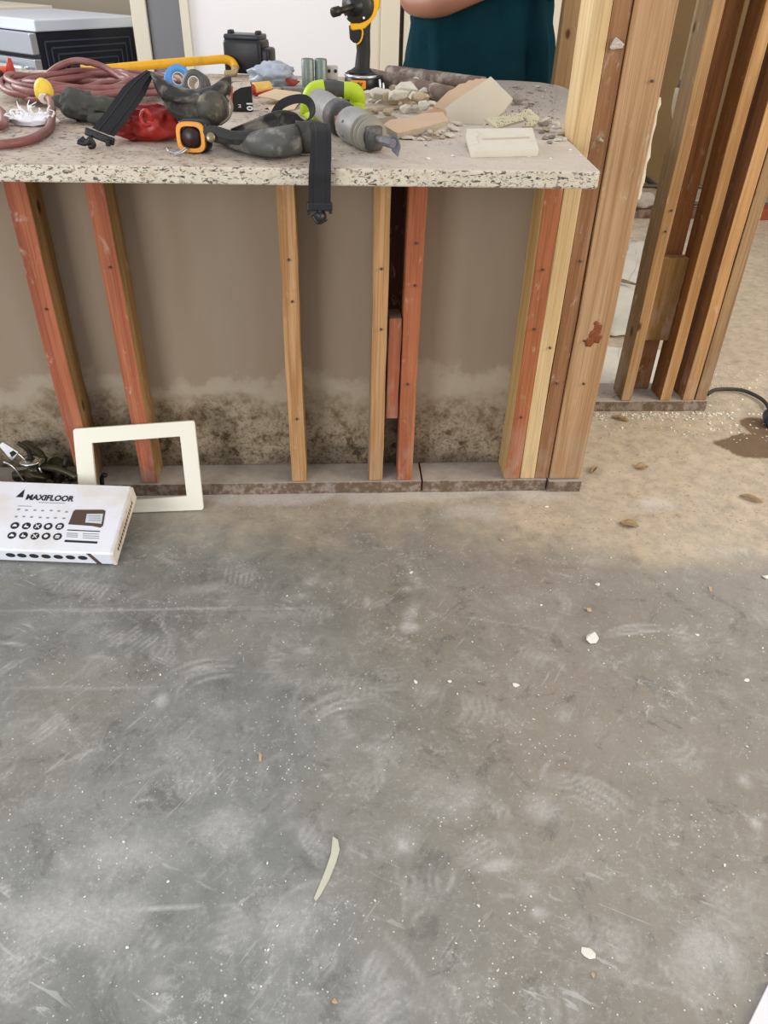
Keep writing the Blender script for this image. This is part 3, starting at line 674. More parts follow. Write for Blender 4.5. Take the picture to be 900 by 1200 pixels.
for i in range(n_):
    j = (i+1) % n_
    for f in ((vo[i], vo[j], vi[j], vi[i]), (vo2[j], vo2[i], vi2[i], vi2[j]), (vo[j], vo[i], vo2[i], vo2[j]), (vi[i], vi[j], vi2[j], vi2[i])): b.faces.new(f)
o = obj('plastic_surround', b, m_pl, None, loc=base, bevel=.002); tag(o, 'empty white plastic rectangular frame leaning against the red faced studs', 'frame')

# door hardware heaped behind the carton
m_brass = plain('dull_brass', '4a4636', .38, .7, var=.35, sc=50); m_chrome = plain('chrome', 'd8dadc', .18, 1, var=.1, sc=20, bs=.02); m_dkm = plain('dark_metal', '35302a', .45, .7, var=.3, sc=40)
def pxY(x, y, Y, o): return at_y(x, y, Y)-o
t = thing('door_latch', 'chrome strike plate and latch on top of the hardware heap behind the carton', 'latch', (at_y(8, 575, 1.79).x, 1.79, .039))
o_ = t.location
P = [pxY(x, y, 1.775, o_) for x, y in ((-2, 522), (3, 518), (22, 530), (14, 541))]
b = BM(); prism(b, P, (0, .008, -.003)); obj('latch_plate', b, m_chrome, t, bevel=.001)
P = [pxY(x, y, 1.773, o_) for x, y in ((11, 531), (15, 528.5), (19, 532), (14, 536))]
b = BM(); prism(b, P, (0, .003, 0)); obj('latch_hole', b, m_dkm, t)
b = BM(); tube(b, cr([pxY(x, y, 1.785, o_) for x, y in ((20, 531), (28, 538), (33, 547), (36, 558), (38, 572))], 5), .0022, 8); obj('latch_arm', b, m_chrome, t, True)
b = BM(); tube(b, cr([pxY(x, y, 1.78, o_) for x, y in ((4, 541), (12, 545), (20, 553), (28, 565))], 5), .003, 8); obj('latch_spring', b, m_chrome, t, True)
def lever(loc, rz, label, tilt=0, mat=None):
    t = thing('door_lever', label, 'door handle', loc, (tilt, .0, rz)); mat = mat or m_brass
    b = BM(); lathe(b, [(0, 0), (.032, 0), (.033, .004), (.028, .01), (.014, .013), (.012, .02), (0, .02)], 28); obj('rosette', b, mat, t, True)
    b = BM(); cyl(b, (0, 0, .018), (0, 0, .055), .012, 18); obj('spindle', b, mat, t, True)
    b = BM(); tube(b, cr([(0, 0, .05), (.02, 0, .056), (.06, .005, .056), (.10, .002, .05), (.115, -.002, .046)], 5), [.011]*2+[.009]*25, 12) if 0 else tube(b, cr([(0, 0, .05), (.02, 0, .056), (.06, .005, .056), (.10, .002, .05), (.115, -.002, .046)], 5), .009, 12)
    obj('lever_arm', b, mat, t, True); return t
lever((-.80, 1.80, .075), 2.3, 'dull brass door lever lying lowest at the left of the hardware heap', .5)
lever((-.765, 1.84, .07), -.5, 'dull brass door lever pointing right toward the leftmost stud', .9)
t = thing('door_handle_set', 'greenish brass door knob with collar standing upright in the hardware heap', 'door handle', (at_y(42, 560, 1.80).x, 1.80, .045))
b = BM(); lathe(b, [(0, 0), (.022, 0), (.026, .012), (.026, .038), (.022, .045), (.014, .047), (.014, .072), (.018, .075), (.018, .08), (0, .082)], 24); obj('knob_body', b, m_brass, t, True)
b = BM(); tube(b, cr([(.0, 0, .08), (.002, 0, .10), (-.003, -.004, .118), (-.018, -.006, .135)], 5), .006, 10); obj('bent_rod', b, m_dkm, t, True)
b = BM(); lathe(b, [(.020, .076), (.03, .077), (.03, .080), (.012, .081)], 24); obj('collar_ring', b, m_chrome, t, True)
for k, (a, q, lab) in enumerate((((70, 571), (78, 535), 'dull metal rod standing nearest the leftmost stud'), ((46, 548), (56, 572), 'thin bright wire rod beside the brass door knob'), ((40, 572), (48, 558), 'short bright rod at foot of the brass door knob'))):
    Pa, Pb = at_y(*a, 1.79), at_y(*q, 1.80); b = BM(); tube(b, [Vector(), (Pb-Pa)*.5+Vector((0, .004, 0)), Pb-Pa], (.0065, .0018, .003)[k], 10)
    o = obj('metal_rod', b, (m_dkm, m_chrome, m_chrome)[k], None, True, loc=Pa); tag(o, lab, 'rod')
b = BM(); Pa = at_y(122, 570, 1.80); tube(b, cr([(0, 0, 0), (0, .0, .015), (.003, 0, .032), (.010, -.002, .042), (.018, -.004, .040)], 5), .006, 10); o = obj('metal_hook', b, m_dkm, None, True, loc=(Pa.x, 1.79, .039)); tag(o, 'dull metal hook poking up inside the opening of white plastic frame', 'hook')
for k in range(5):
    b = BM(); q = (( -.86, 1.83), (-.83, 1.86), (-.74, 1.80), (-.72, 1.83), (-.77, 1.855))[k]; cyl(b, (-.02, 0, 0), (.02, .004, .004), (.014, .012, .011, .009, .012)[k], 14); cyl(b, (.018, .004, .004), (.03, .005, .005), .006, 10)
    o = obj('latch_bolt', b, m_dkm if k % 2 else m_brass, None, True, loc=(q[0], q[1], .0385+(.014, .012, .011, .009, .012)[k]), rot=(0, 0, k*1.3)); tag(o, 'short dull latch bolt in the bottom of the hardware heap', 'latch', 'latch bolts in the hardware heap')

# cable and debris on the right
b = BM(); P = [at_z(x, y, .012) for x, y in ((700, 452), (712, 446), (770, 470), (832, 458), (850, 456), (868, 458), (885, 466), (897, 474), (912, 470))]
tube(b, cr([at_z(x, y, .012) for x, y in ((829, 462), (838, 457), (855, 456), (872, 458), (888, 465), (897, 472), (903, 482))], 6), .0065, 10)
o = obj('rubber_cable', b, plain('black_rubber', '2c2a28', .5), None, True); tag(o, 'black rubber cable curving across the floor right of the free standing frame', 'cable')
p = at_z(903, 500, .0); b = BM(); cyl(b, (0, 0, -.03), (0, .0, .03), .024, 20, .02); o = obj('cable_plug', b, plain('navy_rubber', '20263a', .45), None, True, loc=(p.x, p.y+.01, .024), rot=(R(90), 0, -.3)); tag(o, 'dark blue cable plug end at the right edge of photo', 'plug')
m_leaf = plain('dry_leaf', 'a08660', .8, var=.3, sc=50); m_chipw = plain('plaster_chip', 'e8e3d8', .8, var=.06, sc=60, bs=.6); m_chipt = plain('tan_chip', 'bfa583', .85, var=.15, sc=60, bs=.6)
def leaf(x, y, ln, wdt, rz, label, mat=m_leaf, seed=1):
    p = at_z(x, y, 0)
    def fn(u, v):
        t_ = u*2-1; wv = wdt*(1-t_*t_)**.7; return Vector((t_*ln/2, (v*2-1)*wv/2+fj((u*4, 0, 0), seed)*.004, .003+.008*abs(v*2-1)*(1-t_*t_)+.003*fj((u*5, v*5, 0), seed)))
    b = BM(); sheet(b, (0, 0, 1), 14, 6, fn, .0008); bmesh.ops.remove_doubles(b, verts=b.verts, dist=.0002)
    o = obj('dry_leaf', b, mat, None, True, loc=(p.x, p.y, .0015), rot=(0, 0, rz)); return tag(o, label, 'leaf')
leaf(737, 616, .05, .028, -.35, 'curled brown leaf scrap on tan dust before the wide end board')
leaf(880, 586, .065, .018, -.6, 'long brown leaf scrap at the far right of floor', seed=2)
leaf(752, 549, .04, .03, .2, 'dark brown leaf scrap on sawdust below the free standing frame', seed=3)
leaf(696, 552, .05, .014, .9, 'narrow dark splinter leaf beside the foot of the wide end board', seed=4)
leaf(727, 492, .06, .02, -.7, 'dark curled leaf right under the free standing frame plate', seed=5)
def chip(x, y, sx, sy, sz, seed, label, mat=None, name='plaster_chip', n=14, group=None, cat='chip'):
    p = at_z(x, y, 0); b = BM(); frag(b, sx/2, sy/2, sz/2, seed, n); zmin = min(v.co.z for v in b.verts)
    o = obj(name, b, mat or m_chipw, None, loc=(p.x, p.y, -zmin-.0005), rot=(0, 0, seed)); return tag(o, label, cat, group)
chip(694, 750, .042, .030, .016, 1, 'largest off white plaster lump on the open floor, cracked in pieces', name='plaster_lump', n=30)
chip(690, 716, .016, .014, .01, 2, 'small tan lump just above the largest plaster lump', m_chipt)
chip(700, 685, .017, .013, .006, 3, 'bright white chip on the floor straight below the end board')
chip(605, 803, .016, .020, .005, 4, 'flat white chip on the floor left of and below the largest plaster lump')
chip(487, 799, .013, .010, .005, 5, 'left one of two white chips lying side by side mid floor')
chip(527, 799, .012, .009, .005, 6, 'right one of two white chips lying side by side mid floor')
chip(482, 671, .016, .010, .004, 7, 'white chip below the orange red stud')
chip(832, 691, .026, .018, .003, 17, 'rough pale flake group on the right of floor', m_chipt)
chip(817, 744, .016, .01, .003, 18, 'pale flake near the faint white scratch at right')
chip(875, 797, .018, .011, .003, 19, 'flat cream flake near the right edge of floor')
chip(305, 888, .024, .008, .004, 8, 'long cream flake on the left middle of floor', m_chipt)
chip(690, 1117, .028, .020, .0025, 9, 'bright white splash flake low on the right of floor', n=26)
chip(583, 1137, .007, .006, .004, 10, 'tiny round chip at left of the bright white splash flake')
chip(695, 1143, .012, .007, .004, 11, 'tan grain just below the bright white splash flake', m_chipt)
chip(392, 1174, .010, .009, .004, 12, 'brown grain at bottom of floor', m_chipt)
chip(897, 677, .02, .02, .008, 13, 'white chip at the very right edge of floor')
chip(145, 987, .007, .006, .004, 14, 'little white grain left of the pale curved smear')
chip(588, 633, .018, .010, .006, 15, 'tan flake where dust meets grey concrete', m_chipt)
chip(641, 594, .014, .009, .005, 16, 'small white chip in front of the shorter bottom plate')
# curved putty smear
P = [(390, 980), (396, 984), (398, 995), (394, 1010), (386, 1030), (376, 1048), (370, 1056), (368, 1052), (374, 1038), (382, 1018), (388, 1000)]
b = BM(); prism(b, [at_z(x, y, .0014) for x, y in P], (0, 0, -.0013)); o = obj('putty_smear', b, plain('putty', 'c9c8b4', .8), None); tag(o, 'long curved pale putty smear on lower middle of floor', 'smear')
# loose paper corner bottom right
b = BM(); P = [at_z(x, y, .012) for x, y in ((904, 1146), (872, 1212), (930, 1300), (1000, 1180))]; prism(b, P, (0, 0, -.0115)); o = obj('white_board', b, m_white, None, bevel=.001); tag(o, 'corner of a white board lying at the bottom right of floor', 'board')
# individual crumbs (nearest, largest)
rs = random.Random(5)
protos = []
for k in range(6):
    b = BM(); frag(b, .0032, .0026, .0016, 40+k, 10); me_ = bpy.data.meshes.new('plaster_crumb'); bmesh.ops.recalc_face_normals(b, faces=b.faces); b.to_mesh(me_); b.free(); me_.materials.append(m_chipw); protos.append(me_)
for k in range(110):
    if k < 70: x, y = rs.uniform(0, 900), rs.uniform(680, 1195)
    else: x, y = rs.uniform(600, 900), rs.uniform(585, 760)
    p = at_z(x, y, 0); o = bpy.data.objects.new('plaster_crumb', protos[k % 6]); C.objects.link(o)
    s = rs.uniform(.5, 1.25); o.location = (p.x, p.y, .0012*s); o.scale = (s,)*3; o.rotation_euler = (0, 0, rs.uniform(0, 6)); tag(o, 'tiny white plaster crumb scattered on the open concrete floor', 'crumb', 'plaster crumbs on the open floor')
def crumbs(name, n, fn, sz, mat, label, seed, zb=0):
    rr = random.Random(seed); b = BM()
    for k in range(n):
        p = fn(rr); s = sz*rr.uniform(.4, 1.5)
        vs = [b.verts.new((p[0]+s*rr.uniform(-1, 1), p[1]+s*rr.uniform(-1, 1), zb+s*rr.uniform(-.3, .9)+(p[2] if len(p) > 2 else 0))) for _ in range(5)]
        for f in ((0, 1, 2), (0, 1, 3), (1, 2, 3), (0, 2, 3), (0, 1, 4), (1, 2, 4)):
            b.faces.new([vs[i] for i in f])
    o = obj(name, b, mat); return tag(o, label, 'debris', None, 'stuff')
def infl(x0, x1, y0, y1):
    def f(rr): p = at_z(rr.uniform(x0, x1), rr.uniform(y0, y1), 0); return (p.x, p.y)
    return f
crumbs('plaster_grit', 420, infl(0, 900, 640, 1200), .0016, m_chipw, 'fine white plaster grit sprinkled over the concrete', 1)
def alongplate(rr):
    x = rr.uniform(.88, 1.36); return (x, 2.262-abs(rr.gauss(0, .02)) if rr.random() < .75 else rr.uniform(2.1, 2.27))
crumbs('rubble_grit', 420, alongplate, .0045, m_chipw, 'white rubble grit banked along the free standing frame plate', 2)
crumbs('rubble_grit', 260, infl(700, 900, 470, 620), .003, m_chipt, 'tan grit scattered on floor below the free standing frame', 3)
crumbs('rubble_grit', 160, infl(830, 900, 430, 520), .004, m_chipw, 'pale grit scattered around the black rubber cable', 4)
crumbs('rubble_grit', 120, lambda rr: (rr.uniform(.9, 1.26), rr.uniform(2.3, 2.36)), .0035, m_chipt, 'grit lying on the free standing frame plate', 6, .0385)
crumbs('sawdust_grit', 350, lambda rr: (rr.uniform(-.3, .7), 1.80-abs(rr.gauss(0, .05))), .0018, plain('sawdust', 'd8c29c', .9), 'pale sawdust grit along the island bottom plate', 7)

# ================================================================== THINGS ON THE COUNTER
Z = .9205
m_black = plain('black_webbing', '17171a', .7, var=.2, sc=150, bs=.5); m_bpl = plain('black_plastic', '1d1e20', .4, var=.15, sc=30)
m_pad = plain('worn_black_leather', '2e2c2a', .7, var=.25, sc=35, dust='8a8376', da=.75, bs=.6, bd=.002)
m_padg = plain('grey_knee_cap', '4a463d', .6, var=.5, sc=60, dust='94886e', da=.7)
m_yel = plain('yellow_plastic', 'f0b21c', .45, var=.06, sc=20, dust='8a6a30', da=.3)
# --- coiled maroon cord
rs = random.Random(3)
t = thing('extension_cord', 'long maroon extension cord heaped in loops at the left of the counter', 'cord', (-.66, 2.25, Z))
o_ = Vector(t.location); pts = []
nl = 9
for k in range(nl):
    ra = rs.uniform(.12, .21); rb = rs.uniform(.10, .20); cx = rs.uniform(-.06, .04)+.02; cy = rs.uniform(-.02, .07)+.06; zt = .010+.0026*k
    rot = rs.uniform(-.5, .5)
    for j in range(12):
        a = 2*PI*j/12+.4; x = ra*math.cos(a)*1.05; y = rb*math.sin(a)*.95
        pts.append(Vector((cx+x*math.cos(rot)-y*math.sin(rot)*.3, cy+y, zt+.006*rs.random()+.007*math.sin(a*2+k*1.7)+.003)))
fr = [(50, 128), (59, 118), (62, 130), (60, 145), (50, 156), (34, 164), (15, 168), (-5, 170), (-40, 174)]
b = BM(); tube(b, cr(pts, 5), .0078, 9)
arc = [at_y(55, 88, 2.45)-o_, at_y(70, 77, 2.45)-o_, at_y(92, 71, 2.45)-o_, at_y(118, 77, 2.45)-o_, at_y(140, 90, 2.4)-o_, at_y(152, 100, 2.35)-o_]
tube(b, cr(arc, 6), .0085, 9)
arc = [at_z(-30, 118, Z+.01)-o_, at_z(-2, 128, Z+.01)-o_, at_z(4, 138, Z+.01)-o_, at_z(0, 148, Z+.01)-o_, at_z(-30, 150, Z+.01)-o_]
tube(b, cr(arc, 6), .0085, 9)
ys = at_y(53, 114, 2.06)-o_
fr3 = [ys]+[at_z(x, y, Z+.009)-o_ for x, y in fr[2:]]
fr3[1].z += .02
tube(b, cr(fr3, 6), .0085, 10)
obj('cable', b, plain('maroon_cable', '85504c', .45, var=.2, sc=15, dust='a58480', da=.4), t, True)
b = BM(); blob(b, .022, .02, .026, .15, 2, 3, 3, Matrix.Translation(ys+Vector((-.004, .012, .012)))); o = obj('connector', b, plain('yellow_connector', 'e8c544', .45), t, True); o['label'] = 'yellow connector'
b = BM(); cyl(b, ys+Vector((0, -.004, .0)), ys+Vector((0, -.012, -.003)), .012); o = obj('connector_face', b, m_cardside, t, True)
# orange plug at left edge
t = thing('orange_plug', 'orange cord plug with a red conical tip at the left edge of counter', 'plug', at_z(6, 98, Z))
b = BM(); rbox(b, .06, .05, .03, .01, TR((-.02, .05, .022))); obj('plug_body', b, plain('orange_rubber', 'd8603c', .5), t, True)
b = BM(); cyl(b, (.012, .03, .025), (.016, .03, .06), .014, 16, .005); obj('plug_tip', b, plain('red_tip', 'b83a2a', .4), t, True)
b = BM(); cyl(b, (-.02, -.006, .018), (-.02, .03, .018), .014, 16, .014); obj('socket_ring', b, m_bpl, t, True)
# white plastic shreds
b = BM(); rr = random.Random(9)
blob(b, .045, .028, .012, .6, 4, 3, 3, Matrix.Translation((0, 0, .009)), None)
for k in range(26):
    a = Vector((rr.uniform(-.05, .05), rr.uniform(-.02, .02), .012)); q = a+Vector((rr.uniform(-.03, .03), rr.uniform(-.02, .02), rr.uniform(.005, .035)))
    tube(b, cr([a, (a+q)/2+Vector((rr.uniform(-.012, .012), 0, .006)), q], 3), [.0022]*4+[.001]*3, 5)
p = at_z(38, 148, Z); o = obj('plastic_shreds', b, plain('white_film', 'f2f0f4', .4), None, True, loc=(p.x, p.y+.02, Z)); tag(o, 'white plastic film shreds in front of the maroon cord', 'plastic')
# grey work glove
t = thing('work_glove', 'crumpled dark grey work glove beside the maroon cord', 'glove', at_z(101, 147, Z))
m_gl = plain('dark_grey_suede', '45453f', .85, var=.25, sc=30, dust='6b6b64', da=.5, bs=.7, bd=.003)
b = BM()
blob(b, .050, .044, .030, .55, 2.2, 5, 4, TR((-.022, .055, .030), (0, .3, .2)), None)
blob(b, .05, .03, .02, .4, 2.4, 8, 4, TR((.035, .05, .03), (0, .15, .2)))
blob(b, .033, .016, .012, .3, 2, 2, 3, TR((.06, .015, .013), (0, 0, .3)))
blob(b, .03, .014, .012, .3, 2, 4, 3, TR((.03, .005, .012), (0, 0, -.1)))
blob(b, .04, .016, .015, .35, 2, 6, 3, TR((.06, .055, .022), (0, .1, -.2)))
mm = obj('glove_body', b, m_gl, t, True); r_ = mm.modifiers.new('rm', 'REMESH'); r_.mode = 'VOXEL'; r_.voxel_size = .0028; r_.use_smooth_shade = True
# --- yellow saw frame
t = thing('bow_saw_frame', 'long yellow tubular saw frame bent over at its right end, behind the tools', 'saw', at_z(180, 90, Z))
o_ = Vector(t.location)
path = [at_y(107, 83, 2.62)-o_, at_y(150, 78.5, 2.68)-o_, at_y(200, 74, 2.75)-o_, at_y(240, 71, 2.8)-o_, at_y(262, 69.5, 2.82)-o_, at_y(272, 73, 2.82)-o_, at_y(276, 80, 2.8)-o_]
b = BM(); tube(b, cr(path, 6), .0125, 12); obj('frame_tube', b, m_yel, t, True)
b = BM(); tube(b, cr([at_y(276, 79, 2.8)-o_, at_y(273, 86, 2.79)-o_, at_y(264, 87, 2.78)-o_], 5), .0115, 12); obj('bent_end', b, plain('worn_steel_yellow', 'b3a078', .4, .4), t, True)
b = BM(); P = [at_y(x, y, 2.61)-o_ for x, y in ((93, 76), (99, 78), (114, 78), (117, 86), (112, 91), (99, 90))]; prism(b, P, (0, .02, 0)); obj('blade_bracket', b, m_yel, t, bevel=.003)
for x in (101, 109): b = BM(); c_ = at_y(x, 85, 2.61)-o_; cyl(b, c_+Vector((0, -.003, 0)), c_, .006, 12); obj('bracket_screw', b, m_bpl, t)
# --- black strap + knee pad standing
t = thing('knee_pad', 'worn black knee pad standing on edge over the tape measure, strap folded left', 'knee pad', at_z(232, 160, Z))
o_ = Vector(t.location)
YK = 1.75
def surf(pxs, Y0, th_, bulge, seed, mat, name, nu=26, nv=16):
    """pxs: top edge list and bottom edge list of photo points"""
    top, bot = pxs; tp = cr([at_y(x, y, Y0)-o_ for x, y in top], 6); bp = cr([at_y(x, y, Y0)-o_ for x, y in bot], 6)
    pick = lambda L_, u: L_[min(int(u*(len(L_)-1)), len(L_)-2)].lerp(L_[min(int(u*(len(L_)-1))+1, len(L_)-1)], u*(len(L_)-1)-min(int(u*(len(L_)-1)), len(L_)-2))
    def fn(u, v):
        q = pick(tp, u).lerp(pick(bp, u), v)
        q = q+Vector((0, -bulge*(math.sin(PI*u)**.7)*(math.sin(PI*(.12+.8*v)))+.004*fj((u*6, v*5, 0), seed), 0)); return q
    b = BM(); sheet(b, (0, -1, 0), nu, nv, fn, th_); return obj(name, b, mat, t, True)
o = surf((((176, 84), (192, 94), (208, 101), (226, 104), (246, 101), (262, 91), (270, 90)), ((177, 90), (184, 106), (194, 118), (210, 122), (235, 124), (258, 120), (271, 108))), YK-.01, .014, .035, 1, m_pad, 'upper_pad')
o = surf((((182, 100), (195, 112), (214, 117), (238, 118), (258, 116), (270, 108)), ((190, 116), (200, 132), (215, 144), (232, 149), (250, 143), (266, 128))), YK-.005, .016, .05, 2, m_pad, 'shell')
b = BM(); lathe(b, [(0, .018), (.012, .017), (.022, .013), (.029, .007), (.033, -.004), (.030, -.012), (0, -.012)], 30, axis(at_y(250, 128, YK-.042)-o_, (.35, -1, -.1))); obj('knee_cap', b, m_padg, t, True)
b = BM(); tube(b, cr([at_y(266, 112, YK-.05)-o_, at_y(272, 124, YK-.05)-o_, at_y(268, 138, YK-.05)-o_, at_y(258, 146, YK-.05)-o_], 6), .0026, 8); obj('rim_piping', b, plain('dirty_beige', '857a64', .6), t, True)
# strap as ribbon folded down to the left
sp_ = cr([at_y(176, 84, 1.745)-o_, at_y(162, 100, 1.735)-o_, at_y(147, 121, 1.70)-o_, at_y(134, 139, 1.68)-o_, at_y(121, 155, 1.665)-o_], 6)
b = BM(); N = len(sp_); Wd = [.008+.013*min(1, k/8) for k in range(N)]
dirv = (at_y(128, 165, 1.665)-at_y(107, 157, 1.665)).normalized()
rows = []
for k, q in enumerate(sp_):
    rows.append([b.verts.new(q+dirv*Wd[k]*s+Vector((0, -.004 if abs(s) < .5 else 0, 0))) for s in (-1, -.4, .4, 1)]+[b.verts.new(q+dirv*Wd[k]*s+Vector((0, .004, 0))) for s in (1, -1)])
for a_, c_ in zip(rows, rows[1:]):
    for k in range(6): b.faces.new((a_[k], a_[(k+1) % 6], c_[(k+1) % 6], c_[k]))
b.faces.new(rows[0]); b.faces.new(rows[-1][::-1])
obj('strap', b, m_black, t)
b = BM()
for s in (-.45, .45): tube(b, [q+dirv*w_*s+Vector((0, -.0045, 0)) for q, w_ in zip(sp_, Wd)], .0013, 6)
obj('strap_seam', b, m_bpl, t, True)
b = BM(); c_ = at_y(117, 160, 1.658)-o_; rbox(b, .056, .008, .014, .003, Matrix.Translation(c_) @ Matrix.Rotation(-.35, 4, 'Y') if 0 else Matrix.Translation(c_) @ Matrix.Rotation(.36, 4, 'Y')); obj('strap_end_bar', b, m_bpl, t)
b = BM()
for P in (((107, 163), (100, 166), (95, 161)), ((106, 166), (98, 168), (91, 166)), ((104, 160), (110, 170), (104, 172)), ((126, 164), (127, 171))):
    tube(b, cr([at_y(x, y, 1.65)-o_ for x, y in P], 4), .005, 8)
obj('buckle', b, m_bpl, t, True)
# --- tape measure
t = thing('tape_measure', 'orange and black tape measure with steel hook out, under the standing knee pad', 'tape measure', at_z(227, 180, Z), (0, 0, R(-8)))
b = BM(); rbox(b, .058, .042, .056, .011, TR((0, .025, .0285))); obj('case', b, m_bpl, t, True)
b = BM()
mt = TR((-.002, .0, .0285), (R(90), 0, 0))
ring_o = [(.0275*math.copysign(abs(math.cos(a))**.55, math.cos(a)), .0265*math.copysign(abs(math.sin(a))**.55, math.sin(a))) for a in [2*PI*k/32+.01 for k in range(32)]]
vo = [b.verts.new(mt @ Vector((x, y, .003))) for x, y in ring_o]; vi = [b.verts.new(mt @ Vector((x*.72, y*.72, .003))) for x, y in ring_o]
vo2 = [b.verts.new(mt @ Vector((x, y, -.006))) for x, y in ring_o]; vi2 = [b.verts.new(mt @ Vector((x*.72, y*.72, -.006))) for x, y in ring_o]
for i in range(32):
    j = (i+1) % 32
    for f in ((vo[i], vo[j], vi[j], vi[i]), (vo2[j], vo2[i], vi2[i], vi2[j]), (vo[j], vo[i], vo2[i], vo2[j]), (vi[i], vi[j], vi2[j], vi2[i])): b.faces.new(f)
obj('orange_bumper', b, plain('orange_plastic', 'e0942c', .4, dust='8a6436', da=.3), t, bevel=.001)
b = BM(); lathe(b, [(0, .006), (.014, .005), (.0185, 0), (.0195, -.004)], 24, mt); obj('spool_window', b, plain('dark_maroon', '2a1618', .35, var=.4), t, True)
b = BM(); tube(b, cr([(-.012, -.006, .012), (-.02, -.014, .006), (-.032, -.016, .003), (-.042, -.02, .006), (-.046, -.018, .012)], 5), .0016, 6); tube(b, cr([(-.008, -.006, .01), (-.018, -.02, .004), (-.03, -.024, .002)], 5), .0016, 6); obj('tape_hook', b, m_steel, t, True)
# --- red pouch
t = thing('red_pouch', 'crumpled red leather pouch left of the tape measure', 'pouch', at_z(168, 169, Z))
m_red = plain('red_leather', 'a02a22', .42, var=.25, sc=14, bs=.25, bd=.001)
b = BM(); g_ = bmesh.ops.create_icosphere(b, subdivisions=5, radius=1)
for v_ in g_['verts']:
    q = v_.co.copy(); d = .25*fj(q*1.5, 3)+.16*(0.4-abs(fj(q*1.9, 5))*1.8)+.015*fj(q*7, 1)
    q = q*(1+d); x = q.x*.068; z = .030+q.z*.034*(1.0+.25*q.x); y = .052+q.y*.045
    if q.x < -.35: z *= 1-.55*min(1, (-q.x-.35)); y -= .01
    v_.co = (x, y, max(0, z))
obj('pouch_body', b, m_red, t, True)
b = BM(); ring = [(.012+.010*math.cos(a)*1.0, .006-.004*math.sin(a*2), .047+.013*math.sin(a)) for a in [2*PI*k/16 for k in range(16)]]
tube(b, ring, .004, 8, True); obj('pull_loop', b, m_red, t, True)
# --- knee pad lying in front
t = thing('knee_pad', 'dark leather knee pad lying at counter front with its strap hanging over the edge', 'knee pad', at_z(310, 186, Z))
o_ = Vector(t.location)
def zp(x, y, z): return at_z(x, y, Z+z)-o_
# lower shell: loft of cross sections along its length (left -> right)
b = BM(); rows = []
secs = [((250, 165), .006, .012, .014), ((268, 176), .022, .026, .022), ((290, 183), .036, .040, .030), ((315, 189), .045, .052, .034), ((340, 188), .045, .058, .036), ((360, 181), .036, .055, .036), ((374, 172), .022, .045, .036)]
for (c_, hd, hz, bz) in secs:
    P = zp(c_[0], c_[1], 0)+Vector((0, hd*.55, 0)); row = []
    for k in range(14):
        a = PI+PI*2*k/14; yy = math.cos(a)*hd; zz_ = math.sin(a)
        z_ = hz*(.5+.5*zz_); row.append(b.verts.new(P+Vector((.004*fj((k, c_[0]*.1, 0), 2), yy, max(.001, z_)+.002*fj((k*.8, c_[0]*.05, 3), 2)))))
    rows.append(row)
for a_, c_ in zip(rows, rows[1:]):
    for k in range(14): b.faces.new((a_[k], a_[(k+1) % 14], c_[(k+1) % 14], c_[k]))
b.faces.new(rows[0]); b.faces.new(rows[-1][::-1])
obj('shell', b, plain('scuffed_shell', '4f4e4a', .5, var=.3, sc=22, dust='b9b6ae', da=.65, bs=.5, bd=.002), t, True, sub=1)
# upper flap with two rivets
YQ = 1.60
def at2(x, y, Y): return at_y(x, y, Y)-o_
top_ = [(236, 150), (252, 148), (275, 154), (300, 152), (322, 150), (345, 155), (362, 163), (378, 172)]
bot_ = [(240, 164), (256, 168), (280, 170), (305, 173), (325, 177), (342, 179), (362, 180), (376, 178)]
o = surf((top_, bot_), 1.615, .010, .016, 7, plain('dusty_black_leather', '2e2d2b', .65, var=.25, sc=25, dust='66635c', da=.6, bs=.5, bd=.002), 'leather_flap', 34, 10)
for k, (x, y) in enumerate(((247, 161), (299, 163))):
    c_ = at2(x, y, 1.592 if k else 1.602); b = BM(); lathe(b, [(0, .003), (.006, .0028), (.0085, .001), (.009, -.001), (0, -.001)], 18, axis(c_, (.1, -1, .25))); o = obj('rivet', b, plain('brass_rivet', '8d8568', .35, .8), t, True)
    o.scale = (.8, 1, 1) if 0 else (1, 1, 1)
# inner hollow cuff rising on the right
o = surf((((270, 152), (300, 140), (325, 131), (345, 133), (356, 142), (372, 142)), ((275, 156), (302, 154), (326, 155), (345, 158), (362, 163), (376, 165))), 1.66, .012, -.012, 9, m_pad, 'inner_cuff', 26, 8)
b = BM(); o = surf((((346, 142), (356, 143), (368, 141), (377, 145)), ((350, 175), (358, 177), (368, 177), (377, 172))), 1.61, .014, .012, 10, plain('leather_pad_end', '3e3c38', .7, sc=25, dust='66635c', da=.5, bs=.5), 'end_pad', 10, 12)
# thin loop strap
b = BM(); tube(b, cr([at2(320, 138, 1.68), at2(328, 124, 1.70), at2(342, 117, 1.70), at2(356, 116, 1.69), at2(364, 122, 1.68), at2(366, 134, 1.66), at2(360, 142, 1.65)], 6), 1, flat=(.016, .004), up=Vector((0, 1, 0))); obj('loop_strap', b, m_black, t)
# hanging strap
sx_ = (at_y(374, 190, 1.50)-o_).x
yE = 1.497-o_.y
def zat(y): return (at_y(373, y, 1.497)-o_).z
pp = [Vector((sx_+.0, at2(376, 146, 1.60).y, at2(376, 146, 1.60).z)), Vector((sx_+.004, 1.555-o_.y, .05)), Vector((sx_+.003, 1.515-o_.y, .022)), Vector((sx_+.001, yE, -.002)), Vector((sx_, yE, zat(218))), Vector((sx_-.001, yE, zat(238)))]
b = BM(); tube(b, cr(pp, 6), 1, flat=(.044, .004), up=Vector((1, 0, 0)))
